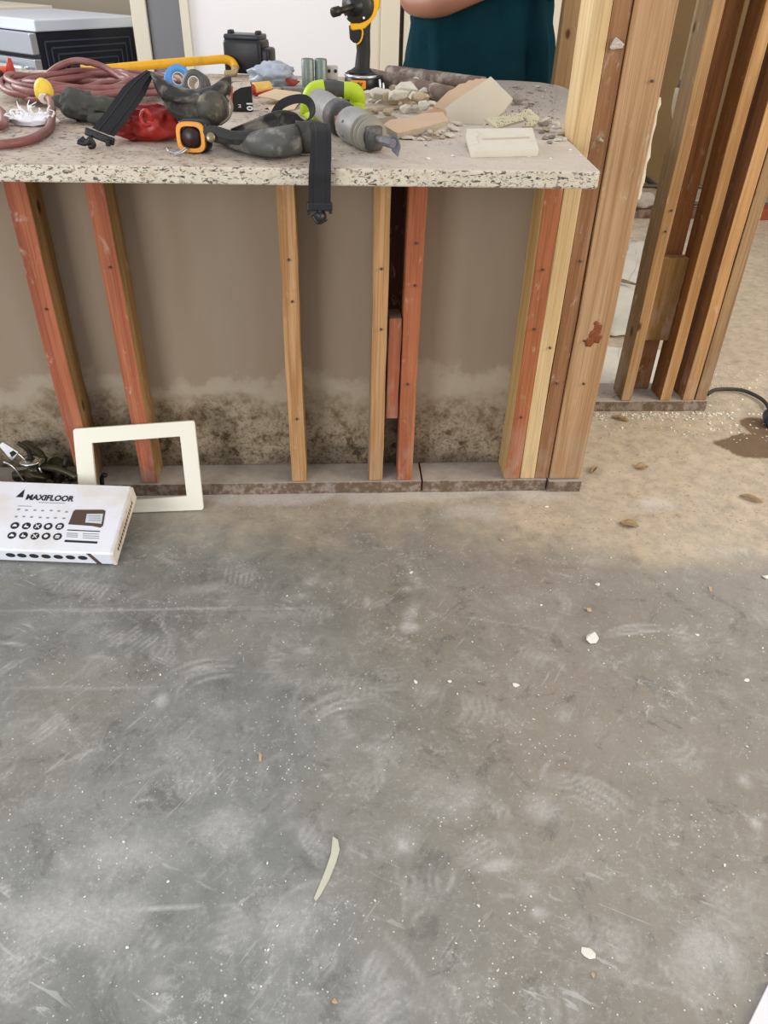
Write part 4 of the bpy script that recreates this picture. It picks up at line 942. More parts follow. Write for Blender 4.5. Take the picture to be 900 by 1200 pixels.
# orient: make ribbon width along x
b.free(); b = BM(); Q = cr(pp, 6); rows = []
for i, q in enumerate(Q):
    tt = (Q[min(i+1, len(Q)-1)]-Q[max(i-1, 0)]).normalized(); nn_ = Vector((1, 0, 0)).cross(tt).normalized(); wv = .0175+.003*min(1, i/len(Q)*1.5)
    rows.append([b.verts.new(q+Vector((s*wv, 0, 0))+nn_*h) for s, h in ((-1, -.002), (-.55, -.002), (-.5, -.0034), (.5, -.0034), (.55, -.002), (1, -.002), (1, .002), (-1, .002))])
for a_, c_ in zip(rows, rows[1:]):
    for k in range(8): b.faces.new((a_[k], a_[(k+1) % 8], c_[(k+1) % 8], c_[k]))
b.faces.new(rows[0]); b.faces.new(rows[-1][::-1]); obj('strap', b, m_black, t)
zc = zat(242); b = BM(); rbox(b, .048, .010, .016, .003, TR((sx_-.001, yE, zc))); box(b, sx_-.024, sx_-.018, yE-.004, yE+.004, zc-.014, zc); box(b, sx_+.016, sx_+.022, yE-.004, yE+.004, zc-.012, zc)
bk = obj('buckle', b, m_bpl, t)
b = BM(); cyl(b, (sx_-.006, yE-.008, zat(255)), (sx_+.004, yE+.006, zat(252)), .010, 16); tube(b, [(sx_, yE, zc), (sx_, yE, zat(254))], .005, 8); tube(b, cr([(sx_-.014, yE, zat(252)), (sx_-.004, yE-.004, zat(260)), (sx_+.012, yE, zat(256))], 4), .004, 8); o = obj('buckle_clip', b, m_bpl, t, True); o.parent = bk
# --- black printed box "10"
p = at_z(284, 131, Z)
t = thing('printed_box', 'small black box printed with a sideways white 10, behind the standing knee pad', 'box', (p.x, p.y, Z), (0, 0, R(4)))
b = BM(); rbox(b, .052, .035, .062, .003, TR((0, .018, .031))); obj('box_body', b, m_bpl, t)
b = BM(); prism(b, [(-.026, -.001, .058), (-.012, -.001, .064), (.022, -.001, .066), (.026, -.001, .056), (.0, -.001, .052), (-.016, -.001, .044), (-.026, -.001, .03)], (0, .001, 0)); o = obj('label_panel', b, plain('printed_label', 'cbbfb4', .5, var=.6, sc=110), t)
b = BM(); prism(b, [(-.026, -.002, .02), (-.022, -.002, .02), (-.018, -.002, .055), (-.024, -.002, .055)], (0, .001, 0)); obj('red_stripe', b, plain('print_red', 'a04a3a', .5), t)
text('box_number', '10', .020, m_white, t, TR((.018, -.002, .013), (R(90), R(90), 0)), bold=.0006)
text('box_letter', 'M', .010, m_white, t, TR((-.006, -.002, .013), (R(90), R(90), 0)))
# --- tape rolls
def roll(x, y, ro, ri, wd_, mat, label, rx, rz, zc_):
    p = at_z(x, y, Z); t = thing('tape_roll', label, 'tape', (p.x, p.y, Z), (0, 0, rz))
    m_ = TR((0, 0, zc_), (rx, 0, 0))
    b = BM(); lathe(b, [(ri+.002, -wd_/2), (ro, -wd_/2), (ro, wd_/2), (ri+.002, wd_/2), (ri+.002, -wd_/2)], 36, m_); obj('tape_body', b, mat, t, True, bevel=0)
    b = BM(); lathe(b, [(ri, -wd_/2), (ri+.002, -wd_/2), (ri+.002, wd_/2), (ri, wd_/2), (ri, -wd_/2)], 36, m_); obj('core', b, m_cardside, t)
    return t
roll(210, 110, .034, .014, .045, plain('blue_tape', '5a9ee0', .5), 'roll of blue painter tape behind the standing knee pad', R(78), R(15), .0345)
roll(232, 116, .032, .014, .036, plain('grey_tape', '55534f', .5, dust='6f6c66'), 'roll of grey duct tape in front of the blue tape roll', R(70), R(-18), .0335)
# --- black plastic charger case
p = at_z(285, 88, Z); t = thing('charger_case', 'black plastic charger case with two top knobs against the white wall', 'case', (p.x, p.y, Z), (0, 0, R(-14)))
b = BM(); rbox(b, .125, .10, .095, .012, TR((0, .05, .05))); obj('case_body', b, m_bpl, t, True)
b = BM(); rbox(b, .115, .09, .016, .006, TR((-.002, .05, .102))); obj('case_lid', b, plain('dark_grey_plastic', '2c3038', .35), t, True)
for s in (-.045, .045): b = BM(); rbox(b, .016, .03, .014, .005, TR((s, .04, .113))); obj('top_knob', b, m_bpl, t, True)
b = BM(); rbox(b, .03, .08, .07, .01, TR((.07, .05, .04))); obj('side_pocket', b, m_bpl, t, True)
# --- heap left of cylinders: film bag, handles
p = at_z(318, 104, Z); b = BM(); blob(b, .065, .05, .032, .5, 2.4, 6, 4, Matrix.Translation((0, .05, .028)), None); o = obj('plastic_bag', b, plain('bluish_film', 'aab2c0', .3, var=.15, sc=15, bs=.8, bd=.004), None, True, loc=(p.x, p.y+.03, Z)); tag(o, 'crumpled bluish plastic bag behind the yellow handled chisel', 'bag')
t = thing('chisel', 'yellow handled chisel with red ferrule lying before the crumpled bluish bag', 'chisel', at_z(306, 112, Z), (0, 0, R(20)))
b = BM(); cyl(b, (-.02, 0, .016), (.03, .01, .02), .016, 18, .014); obj('handle', b, plain('yellow_handle', 'd9b25a', .4), t, True)
b = BM(); cyl(b, (-.03, -.002, .015), (-.02, 0, .016), .014); cyl(b, (-.02, -.006, .008), (.035, .0, .008), .008); obj('ferrule', b, plain('red_ferrule', 'a32a24', .4), t, True)
b = BM(); box(b, .03, .08, .004, .02, .014, .018); obj('blade', b, m_steel, t)
p = at_z(328, 108, Z); b = BM(); lathe(b, [(0, 0), (.02, 0), (.024, .01), (.024, .02), (.018, .028), (0, .03)], 20, TR((0, 0, .0))); o = obj('rubber_puck', b, plain('knob_grey', '5a5a5c', .5), None, True, loc=(p.x, p.y-.01, Z)); tag(o, 'round dark grey knob right of the yellow handled chisel', 'knob')
b = BM(); p = at_z(343, 103, Z); frag(b, .03, .012, .014, 6, 16); o = obj('red_clip', b, plain('clip_red', '9c3c38', .5), None, loc=(p.x, p.y+.02, Z+.012)); tag(o, 'dull red clip between the bluish bag and twin metal sleeves', 'clip')
b = BM(); p = at_z(350, 112, Z); box(b, -.04, .03, -.012, .012, 0, .02); o = obj('grey_block', b, plain('grey_block', '75746f', .6), None, loc=(p.x, p.y, Z), rot=(0, 0, -.2), bevel=.003); tag(o, 'small grey block at foot of the twin metal sleeves', 'block')
m_cardb = plain('cardboard_scrap', 'd2b796', .85, var=.08, sc=30)
def poly_on(pxs, p0, n, th_, mat, name, label, cat, amp=.0015, seed=1, group=None, k=4, side=None):
    n = Vector(n).normalized(); P = jag([at_p(x, y, p0, n) for x, y in pxs], amp, k, seed)
    P = [q-n*(q-Vector(p0)).dot(n) for q in P]; c_ = sum(P, Vector())/len(P)
    b = BM(); prism(b, [q-c_ for q in P], -n*th_, 0, None if side is None else 1)
    o = obj(name, b, mat if side is None else [mat, side], None, loc=c_); return tag(o, label, cat, group)
poly_on([(302, 112), (322, 104), (352, 108), (358, 117), (330, 118)], (0, 2.3, Z+.012), (.05, -.1, 1), .002, m_cardb, 'cardboard_scrap', 'upper torn cardboard scrap between printed box and twin metal sleeves', 'cardboard')
poly_on([(310, 128), (326, 121), (352, 118), (345, 128), (322, 131)], (0, 2.15, Z+.007), (-.06, -.05, 1), .002, m_cardb, 'cardboard_scrap', 'lower torn cardboard scrap just above the thin loop strap', 'cardboard', seed=3)
# --- two greenish sleeves
m_zinc = plain('zinc_green', '77827c', .45, .5, var=.3, sc=40, dust='b0b4a8', da=.4)
for k, (x, lab) in enumerate(((361.5, 'left one of twin upright greenish metal sleeves'), (376.5, 'right one of twin upright greenish metal sleeves'))):
    p = at_z(x, 110, Z); b = BM(); lathe(b, [(0, 0), (.0165, 0), (.0172, .003), (.0172, .083), (.0155, .086), (.012, .086), (.012, .078), (0, .078)], 24); o = obj('metal_sleeve', b, m_zinc, None, True, loc=(p.x, p.y, Z)); tag(o, lab, 'sleeve')
t = thing('wall_outlet', 'small pale outlet fitting with two dark holes on a dark base, beside the impact wrench', 'outlet', at_z(391, 110, Z))
b = BM(); blob(b, .035, .025, .016, .3, 2.5, 3, 3, Matrix.Translation((0, .02, .016))); obj('outlet_base', b, plain('dark_base', '3d3430', .7), t, True)
b = BM(); rbox(b, .034, .016, .036, .005, TR((-.004, .02, .05))); obj('outlet_body', b, plain('outlet_pale', 'b3aca8', .5), t, True)
for s in (-.012, .006): b = BM(); cyl(b, (s, .010, .055), (s, .013, .055), .0045, 10); obj('outlet_hole', b, m_bpl, t)
# --- impact wrench
p = at_z(424, 108, Z); t = thing('impact_wrench', 'yellow and black cordless impact wrench standing upright on its battery', 'power tool', (p.x, p.y, Z))
o_ = Vector(t.location); YD = p.y+.03
d = lambda x, y, Y=YD: at_y(x, y, Y)-o_
b = BM(); lathe(b, [(0, 0), (.046, 0), (.05, .006), (.05, .03), (.046, .042), (.03, .048), (0, .048)], 24, Matrix.Translation((d(424, 100).x, .03, 0)) @ Matrix.Diagonal((1, 1.25, 1, 1))); bat = obj('battery', b, m_bpl, t, True)
b = BM(); rbox(b, .044, .01, .022, .003, TR((d(420, 97).x-.003, -.030, .022))); o = obj('battery_label', b, plain('orange_label', 'e8902a', .45), t); o.parent = bat
text('battery_word', '20V', .015, m_bpl, bat, TR((d(420, 97).x-.003, -.0355, .022), (R(90), 0, 0)), bold=.0004)
b = BM(); lathe(b, [(.0495, .037), (.052, .040), (.0485, .044)], 24, Matrix.Translation((d(424, 100).x, .03, 0)) @ Matrix.Diagonal((1, 1.25, 1, 1))); o = obj('battery_rim', b, m_steel, bat, True)
b = BM(); h0 = Vector((d(424, 90).x, .03, .045)); h1 = d(426, 60); h2 = d(425, 35); h3 = d(426, 22)
tube(b, [h0, h0.lerp(h1, .1), h0.lerp(h1, .25), h1, h1.lerp(h2, .5), h2, h3], [.043, .032, .0215, .0195, .020, .021, .022], 16); obj('grip', b, plain('black_rubber_grip', '20211f', .65, var=.2, sc=80, bs=.5), t, True)
b = BM(); P = [d(x, y, YD-.022) for x, y in ((409, 30), (423, 30), (428, 40), (425, 47), (421, 52), (414, 50), (410, 46))]; prism(b, P, (0, .03, 0)); obj('trigger', b, m_bpl, t, bevel=.003)
b = BM(); tube(b, cr([d(x, y, YD-.024) for x, y in ((411, 33), (423.5, 34), (424.5, 42), (422, 49), (418, 52))], 5), .0022, 8); obj('trigger_guard', b, m_yel, t, True)
b = BM(); P = [d(x, y, YD-.026) for x, y in ((410, 28), (422, 27), (430, 20), (436, 5), (438, -12), (444, -12), (444, 8), (441, 18), (434, 27), (427, 34), (412, 36))]
prism(b, P, (0, .055, 0)); obj('yellow_housing', b, m_yel, t, bevel=.004)
hc = d(421, 6, YD); ax = Vector((-.40, -.91, -.06)).normalized()
b = BM(); lathe(b, [(0, -.10), (.022, -.10), (.030, -.085), (.036, -.04), (.040, 0), (0, 0)], 28, axis(hc, ax)); obj('motor_housing', b, m_yel, t, True)
b = BM(); lathe(b, [(.0445, -.015), (.0465, -.008), (.0465, .012), (.040, .026), (.028, .032), (.024, .034), (.0, .034)], 28, axis(hc, ax)); hd_ = obj('hammer_case', b, plain('gun_grey', '34332f', .45, .3), t, True)
b = BM(); lathe(b, [(.024, .030), (.024, .040), (.012, .042), (.012, .046), (0, .046)], 24, axis(hc, ax)); obj('nose_ring', b, m_bpl, t, True)
b = BM(); cyl(b, hc+ax*.04, hc+ax*.075+Vector((-.03, 0, -.008)), .0085, 12); cyl(b, hc+ax*.070+Vector((-.027, 0, -.007)), hc+ax*.085+Vector((-.040, 0, -.010)), .012, 12); obj('anvil', b, m_dkm, t, True)
s_ = ax.cross(Vector((0, 0, 1))).normalized(); u_ = s_.cross(ax)
for k in range(4):
    a = PI/4+k*PI/2; c_ = hc+ax*.028+(s_*math.cos(a)+u_*math.sin(a))*.036; b = BM(); cyl(b, c_, c_+ax*.004, .0035, 8); obj('case_bolt', b, m_steel, t)
b = BM(); tube(b, cr([(h0.x+.03, .0, .03), (h0.x+.055, -.01, .04), (h0.x+.06, 0, .01)], 4), .005, 8); obj('belt_clip', b, m_bpl, t, True)
# --- green and grey multi-tool
t = thing('oscillating_multi_tool', 'lime green and grey oscillating multi tool lying with its scraper blade forward', 'power tool', at_z(405, 165, Z))
o_ = Vector(t.location)
m_lime = plain('lime_plastic', 'bdd42a', .42, var=.05, sc=20, dust='a8b070', da=.3); m_gry = plain('tool_grey', '8f8d8a', .5, var=.1, sc=30, dust='b5afa6', da=.5); m_dg = plain('tool_dark_grey', '4b4a46', .55, var=.2, sc=30, dust='8b867c', da=.5)
q1 = at_y(374, 120, 2.0)-o_; q2 = at_y(396, 136, 1.86)-o_; q3 = at_y(416, 149, 1.75)-o_; q4 = at_y(438, 161, 1.66)-o_; q5 = at_y(452, 165, 1.62)-o_
for q in (q1, q2, q3, q4, q5): pass
b = BM(); tube(b, cr([q1, q1.lerp(q2, .5), q2], 6), [.029]*3+[.031]*10, 20); obj('grip_barrel', b, m_gry, t, True)
b = BM(); dd = (q3-q2).normalized(); lathe(b, [(0, 0), (.034, 0), (.036, .006), (.036, .03), (.034, .06), (0, .06)], 24, axis(q2-dd*.005, dd)); obj('collar', b, m_dg, t, True)
b = BM(); lathe(b, [(0, 0), (.034, 0), (.037, .02), (.036, .05), (.031, .085), (.024, .11), (0, .11)], 24, axis(q3-dd*.03, (q4-q3).normalized())); obj('gear_head', b, m_gry, t, True)
for k in range(3):
    b = BM(); c_ = q3.lerp(q4, .62+.14*k); lathe(b, [(.024, -.003), (.036-.002*k, -.002), (.036-.002*k, .003), (.02, .004)], 24, axis(c_, (q4-q3).normalized())); o = obj('vent_ring', b, plain('vent_cream%d' % k, '8d877a', .5), t, True)
b = BM(); c_ = q3+Vector((-.012, -.030, .0)); rbox(b, .04, .012, .034, .004, Matrix.Translation(c_) @ Matrix.Rotation(-.9, 4, 'Z')); obj('speed_dial', b, m_dg, t)
b = BM(); c_ = q3.lerp(q2, .55)+Vector((-.015, -.026, .004)); rbox(b, .02, .008, .018, .003, Matrix.Translation(c_) @ Matrix.Rotation(-.9, 4, 'Z')); obj('red_badge', b, plain('badge_red', 'a05a50', .5), t)
b = BM(); cyl(b, q4+Vector((0, 0, .02)), q4+Vector((0, .0, -.022)), .017, 18); cyl(b, q4, q5, .008, 12); obj('spindle_head', b, m_dg, t, True)
b = BM(); P = [at_y(x, y, 1.60)-o_ for x, y in ((458, 156), (465, 160), (469, 172), (466, 184), (459, 177), (457, 164))]; prism(b, P, (.002, .006, 0)); cyl(b, q5+Vector((-.006, 0, 0)), q5+Vector((.012, -.03, 0)), .009, 12); o = obj('scraper_blade', b, plain('scraper_steel', '6a6a72', .45, .5, dust='9a948a'), t, bevel=.0008)
# D handle
def hp(x, y, Y=2.08): return at_y(x, y, Y)-o_
b = BM(); tube(b, cr([hp(369, 138, 2.00), hp(362, 137, 2.08), hp(362, 120), hp(368, 107), hp(381, 104)], 6), [.015]*6+[.020]*19, 14); obj('green_end', b, m_lime, t, True)
b = BM(); tube(b, cr([hp(380, 104), hp(392, 104), hp(404, 106)], 6), .018, 14); obj('handle_bar', b, m_dg, t, True)
b = BM(); tube(b, cr([hp(403, 106), hp(414, 107), hp(419, 113), hp(419, 122, 2.10), hp(419, 131, 2.06)], 6), .019, 14); obj('green_battery_foot', b, m_lime, t, True)
b = BM(); P = [hp(x, y, 2.125) for x, y in ((370, 108), (408, 108), (413, 128), (385, 132), (372, 124))]; prism(b, P, (0, .03, 0)); obj('inner_housing', b, m_dg, t, bevel=.004)
b = BM(); tube(b, [q1.lerp(q2, .55)+Vector((.022, -.0, .022)), q1.lerp(q2, .98)+Vector((.020, -.0, .020))], 1, flat=(.012, .006)); obj('switch_slide', b, m_lime, t)
# --- weathered poles
m_pole = plain('weathered_pole', '6b5a50', .8, var=.35, sc=30, dust='b0a59a', da=.8, bs=.8, bd=.003)
def pole(a, c_, r_, label):
    A_, B_ = at_z(*a, Z), at_z(*c_, Z); A_.z = B_.z = Z+r_; b = BM(); P = [A_.lerp(B_, k/14) for k in range(15)]; c0 = (A_+B_)/2
    tube(b, [q-c0+Vector((0, fj((k, r_*99, 0))*.003, fj((k, 5, r_*99))*.002)) for k, q in enumerate(P)], [r_*(1+.06*fj((k*.9, 1, 2))) for k in range(15)], 14); o = obj('wooden_pole', b, m_pole, None, True, loc=c0); return tag(o, label, 'pole')
pole((428, 97), (528, 122), .021, 'front weathered brown pole running from the impact wrench to the tile')
pole((455, 92), (566, 107), .019, 'rear weathered brown pole behind the front one, under the teal shirt')
# pale slats behind the rubble
m_lath = plain('dusty_lath', 'b8aa98', .85, var=.12, sc=30)
poly_on([(432, 112), (478, 110), (482, 114), (432, 117)], (0, 2.4, Z+.010), (0, -.05, 1), .008, m_lath, 'wood_lath', 'upper dusty lath strip behind the white rubble', 'lath', .0005)
poly_on([(424, 122), (470, 118), (472, 123), (424, 128)], (0, 2.2, Z+.010), (0, -.05, 1), .008, m_lath, 'wood_lath', 'lower dusty lath strip behind the white rubble', 'lath', .0005, 3)
poly_on([(428, 141), (462, 136), (470, 141), (436, 147)], (0, 1.98, Z+.012), (0, -.05, 1), .010, plain('dark_lath', '93806a', .85), 'wood_lath', 'brown lath strip under the peach topped drywall slab', 'lath', .0005, 4)
for k, (x, lab) in enumerate(((446, 'left one of two bright nails standing up behind the rubble'), (450, 'right one of two bright nails standing up behind the rubble'))):
    pA = at_z(x, 114, Z); pB = at_y(x-1, 93+k*4, pA.y); b = BM(); cyl(b, (0, 0, 0), pB-pA, .003, 8); o = obj('nail', b, m_steel, None, True, loc=pA); tag(o, lab, 'nail')
# --- big drywall / tile pieces
m_tile = plain('cream_board', 'c6baa6', .8, var=.05, sc=15, bs=.3); m_gyp = plain('gypsum', 'bdb09b', .9, var=.1, sc=60, bs=.8, bd=.003); m_peach = plain('peach_paper', 'c3a88f', .85, var=.1, sc=12, bs=.4)
m_whp = plain('white_gyp', 'd0cabd', .85, var=.06, sc=40, bs=.5, dust='c6b9a0', da=.4)
poly_on([(575, 89.5), (601, 115.5), (590, 131), (568, 148.5), (546, 147), (528, 145), (521, 127)], (.36, 2.0, Z+.004), (-.12, -.78, .62), .012, m_tile, 'board_fragment', 'largest cream board fragment propped up at the peak of the rubble heap', 'fragment', .0015, 2, side=m_gyp)
poly_on([(508, 124), (524, 108), (540, 98), (558, 92), (572, 92), (556, 104), (536, 118), (520, 129)], (.36, 2.1, Z+.03), (-.1, -.7, .7), .010, m_peach, 'board_fragment', 'peach papered fragment tucked behind the largest cream board fragment', 'fragment', .003, 4, side=m_gyp)
poly_on([(555, 94), (575, 92), (580, 99), (560, 104)], (.36, 2.14, Z+.04), (-.1, -.6, .8), .005, plain('brown_paper', 'a88e70', .9), 'torn_paper', 'torn brown paper curl on top of the peach papered fragment', 'paper', .003, 5)
poly_on([(449, 146), (458, 140), (480, 137), (500, 132), (519, 131), (526, 141), (500, 148), (466, 156)], (.2, 1.87, Z+.040), (.12, -.42, 1), .014, m_peach, 'board_fragment', 'peach topped drywall slab tilted beside the multi tool blade', 'fragment', .0018, 6, side=m_gyp)
poly_on([(500, 131), (510, 126), (522, 130), (524, 138), (508, 138)], (.25, 1.93, Z+.055), (.2, -.8, 1), .004, plain('brown_paper2', 'b08c70', .9), 'torn_paper', 'brown paper tear curling up from the peach topped slab', 'paper', .002, 7)
poly_on([(547, 151), (624, 149.5), (631.5, 175), (553, 176.5)], (.35, 1.74, Z+.026), (.02, -.12, 1), .017, m_whp, 'board_fragment', 'flat rectangular white drywall piece nearest the counter edge', 'fragment', .0010, 8, side=m_whp)
FR = [o for o in bpy.data.objects if o.get('label', '').startswith('flat rectangular white drywall')][0]
def onfrag(o): o.parent = FR; o.location = -FR.location
b = BM(); P = [at_p(x, y, (.35, 1.74, Z+.028), (.02, -.12, 1)) for x, y in ((548, 152), (555, 151), (561, 156), (557, 160), (560, 166), (551, 168))]; prism(b, P, (0, 0, -.003)); onfrag(obj('paper_flake', b, m_whp))
b = BM(); P = [at_p(x, y, (.35, 1.74, Z+.0275), (.02, -.12, 1)) for x, y in ((566, 162), (620, 160), (620.5, 161.2), (566, 163.2))]; prism(b, P, (0, 0, -.0014)); onfrag(obj('score_line', b, m_lath))
for (pp_, p0_, nn_, lab, sd) in (([(568, 139), (612, 131.5), (614.5, 140.5), (582, 149.5)], (.42, 1.93, Z+.035), (.1, -.5, 1), 'left holed acoustic strip behind the flat rectangular piece', 3), ([(606, 133), (621, 126.5), (633, 139), (626, 147.5), (612, 148), (617, 140)], (.47, 1.95, Z+.03), (.1, -.6, 1), 'right holed acoustic scrap behind the flat rectangular piece', 4)):
    g = NT('holed_board%d' % sd, .85); v = g.co(); vd = g.voro(v, 190, 'F1', 'Distance', .5); g_m = g.out(g.mx(g.ma('MULTIPLY', g.th(vd, .36, .28), g.th(g.noise(v, 30, 2), .42, .5)), 'cfc7a8', '5c5040'))
    poly_on(pp_, p0_, nn_, .006, g_m, 'acoustic_strip', lab, 'fragment', .001, sd, side=m_gyp)
# rubble lumps - individuals
rs = random.Random(8)
m_r1 = plain('rubble_white', 'cfc7b9', .9, var=.1, sc=50, bs=.8, bd=.003); m_r2 = plain('rubble_tan', 'b8a68c', .9, var=.15, sc=50, bs=.8, bd=.003); m_r3 = plain('rubble_grey', '8f867c', .9, var=.2, sc=50, bs=.8, bd=.003)
placed = []
def lump(x, y, s, mat, label, group, fl=.6, cat='rubble', seed=None, name='plaster_lump'):
    p = at_z(x, y, Z); b = BM(); sd = rs.randint(0, 9999)
    frag(b, s*rs.uniform(.8, 1.4), s*rs.uniform(.7, 1.1), s*fl*rs.uniform(.6, 1), sd, 22); zm = -min(v.co.z for v in b.verts)
    base_ = 0
    for (q, r_, h) in placed:
        dd = (Vector((p.x, p.y))-Vector(q)).length
        if dd < (r_+s)*.85: base_ = max(base_, h*.75*(1-.35*dd/(r_+s)))
    base_ = min(base_, .035)
    o = obj(name, b, mat, None, loc=(p.x, p.y, Z+zm+base_-.001), rot=(rs.uniform(-.2, .2), rs.uniform(-.2, .2), rs.uniform(0, 6)))
    placed.append(((p.x, p.y), s, base_+zm*2)); return tag(o, label, cat, group)
GA = 'white lumps behind the peach topped slab'; LA = 'white plaster lump heaped behind the peach topped slab, right of the lime tool'
for x, y, s in ((437, 120, .018), (447, 126, .020), (458, 128, .026), (470, 124, .028), (484, 126, .024), (494, 121, .026), (462, 116, .022), (480, 114, .026), (497, 113, .022), (440, 133, .016), (455, 135, .018), (474, 133, .02), (487, 132, .016), (505, 124, .018), (512, 117, .018), (490, 106, .022), (474, 108, .018), (446, 116, .014), (466, 121, .02), (500, 107, .016), (450, 121, .03), (466, 130, .03), (478, 121, .032), (489, 129, .03), (503, 116, .03), (484, 107, .026), (443, 127, .024), (497, 134, .022), (461, 110, .022), (433, 128, .018)):
    lump(x, y, s, m_r1 if rs.random() < .75 else m_r2, LA, GA, .75)
GB_ = 'rubble bits below the peach topped slab'; LB = 'small plaster bit in the spill just below the peach topped slab'
for k in range(26): lump(rs.uniform(470, 528), rs.uniform(152, 165), rs.uniform(.004, .011), rs.choice((m_r1, m_r1, m_r2)), LB, GB_, .6)
for x, y, s in ((478, 163, .018), (532, 153, .018), (536, 147, .016), (527, 161, .012)): lump(x, y, s, m_r1, LB, GB_, .35)
GC = 'rubble beside the pale stud'; LC = 'stone like rubble lump between the flat drywall piece and pale stud'
for x, y, s in ((636, 148, .014), (642, 144, .016), (652, 147, .012), (640, 154, .014), (650, 155, .014), (658, 158, .012), (634, 156, .01), (646, 162, .012), (638, 163, .01), (657, 150, .011), (661, 165, .008), (644, 168, .008), (653, 165, .01)):
    lump(x, y, s, rs.choice((m_r1, m_r2, m_r3)), LC, GC, .6)
GD = 'dirt lumps at the far slab corner'; LD = 'grey dirt lump on the far rounded corner of granite, behind the tall fragment'
for k in range(16): lump(rs.uniform(598, 646), rs.uniform(102, 132), rs.uniform(.005, .014), rs.choice((m_r3, m_r2, m_r3)), LD, GD, .35)
lump(606, 122, .022, m_r3, 'largest grey lump leaning at the right foot of the tall cream fragment', None, .9)
GE = 'plaster flakes on the bare counter front'; LE = 'tiny white flake on the bare dusty counter in front of the rubble'
for x, y in ((601, 178), (612, 181), (620, 184), (575, 180), (645, 186), (668, 176), (585, 181), (680, 182), (502, 186), (530, 183)): lump(x, y, rs.uniform(.003, .006), m_chipw, LE, GE, .5, 'flake', name='plaster_flake')
def onct(x0, x1, y0, y1):
    def f(rr): p = at_z(rr.uniform(x0, x1), rr.uniform(y0, y1), Z); return (p.x, p.y)
    return f
crumbs('counter_grit', 500, onct(430, 660, 100, 172), .0030, m_r1, 'fine plaster grit strewn through the rubble on granite', 21, Z)
crumbs('counter_grit', 260, onct(580, 655, 100, 140), .0030, m_r3, 'grey dirt grit strewn over the far slab corner', 22, Z)
crumbs('counter_grit', 220, onct(120, 660, 172, 190), .0014, m_r1, 'sparse fine grit along the counter front', 23, Z)
crumbs('counter_grit', 160, onct(290, 440, 105, 150), .0022, m_r2, 'tan grit around cardboard scraps and lime tool', 24, Z)

# ================================================================== PERSON
# faces the camera, forearms crossed in front of the belly; body = one skinned mesh
px0, py0 = .53, 3.12
V = []; E_ = []; RD = []
def jv(p, r_, parent=None):
    V.append(p); RD.append(r_); i = len(V)-1
    if parent is not None: E_.append((parent, i))
    return i
pel = jv((0, .02, .93), (.15, .11)); sp1 = jv((0, .01, 1.08), (.15, .115), pel); sp2 = jv((0, .02, 1.24), (.155, .115), sp1); ch = jv((0, .03, 1.38), (.15, .105), sp2)
nk = jv((0, .03, 1.50), (.06, .06), ch); nk2 = jv((0, .01, 1.56), (.055, .058), nk); hd1 = jv((0, -.005, 1.63), (.075, .088), nk2); hd2 = jv((0, .0, 1.71), (.078, .095), hd1); hd3 = jv((0, .01, 1.765), (.055, .065), hd2)
for s in (-1, 1):
    sh = jv((s*.17, .03, 1.42), (.065, .065), ch); sh2 = jv((s*.215, .03, 1.37), (.055, .058), sh)
    el = jv((s*.255, -.03, 1.11 if s < 0 else 1.16), (.042, .045), sh2)
    fa = jv((s*.17, -.165, 1.118 if s < 0 else 1.2), (.044, .046), el)
    wr = jv((s*.02, -.20, 1.165 if s < 0 else 1.235), (.027, .03), fa)
    hn = jv((-s*.05, -.205, 1.18 if s < 0 else 1.25), (.034, .018), wr)
    kn = jv((-s*.085, -.17, 1.205 if s < 0 else 1.255), (.036, .015), hn)
    for k in range(4):
        f1 = jv((-s*.115, -.175+.004*k, (1.232 if s < 0 else 1.282)-.020*k), (.009, .009), kn)
        f2 = jv((-s*(.145-.004*abs(k-1)), -.165, (1.228 if s < 0 else 1.278)-.020*k), (.008, .008), f1)
        jv((-s*(.162-.006*abs(k-1)), -.148, (1.224 if s < 0 else 1.274)-.020*k), (.007, .007), f2)
    t1 = jv((-s*.055, -.18, 1.235 if s < 0 else 1.285), (.011, .011), hn); jv((-s*.085, -.185, 1.255 if s < 0 else 1.305), (.009, .009), t1)
    hp_ = jv((s*.09, .02, .88), (.095, .10), pel); knn = jv((s*.10, .0, .50), (.058, .062), hp_); an = jv((s*.105, .03, .09), (.038, .042), knn); jv((s*.115, -.12, .035), (.042, .03), an)
me = bpy.data.meshes.new('person_body'); me.from_pydata([Vector(v) for v in V], E_, []); me.update()
t = thing('person', 'person in a teal t-shirt standing behind the island, forearm held across the belly', 'person', (px0, py0, 0))
m_skin = plain('skin', '9c6a52', .5, var=.08, sc=20)
bo = bpy.data.objects.new('body', me); C.objects.link(bo); bo.parent = t; me.materials.append(m_skin)
sk = bo.modifiers.new('skin', 'SKIN'); sk.use_smooth_shade = True; bo.modifiers.new('sub', 'SUBSURF').render_levels = 2
lay = me.skin_vertices[0].data if me.skin_vertices else None
if lay is None:
    bpy.context.view_layer.objects.active = bo
    lay = me.skin_vertices[0].data
for i, r_ in enumerate(RD): lay[i].radius = r_
lay[0].use_root = True
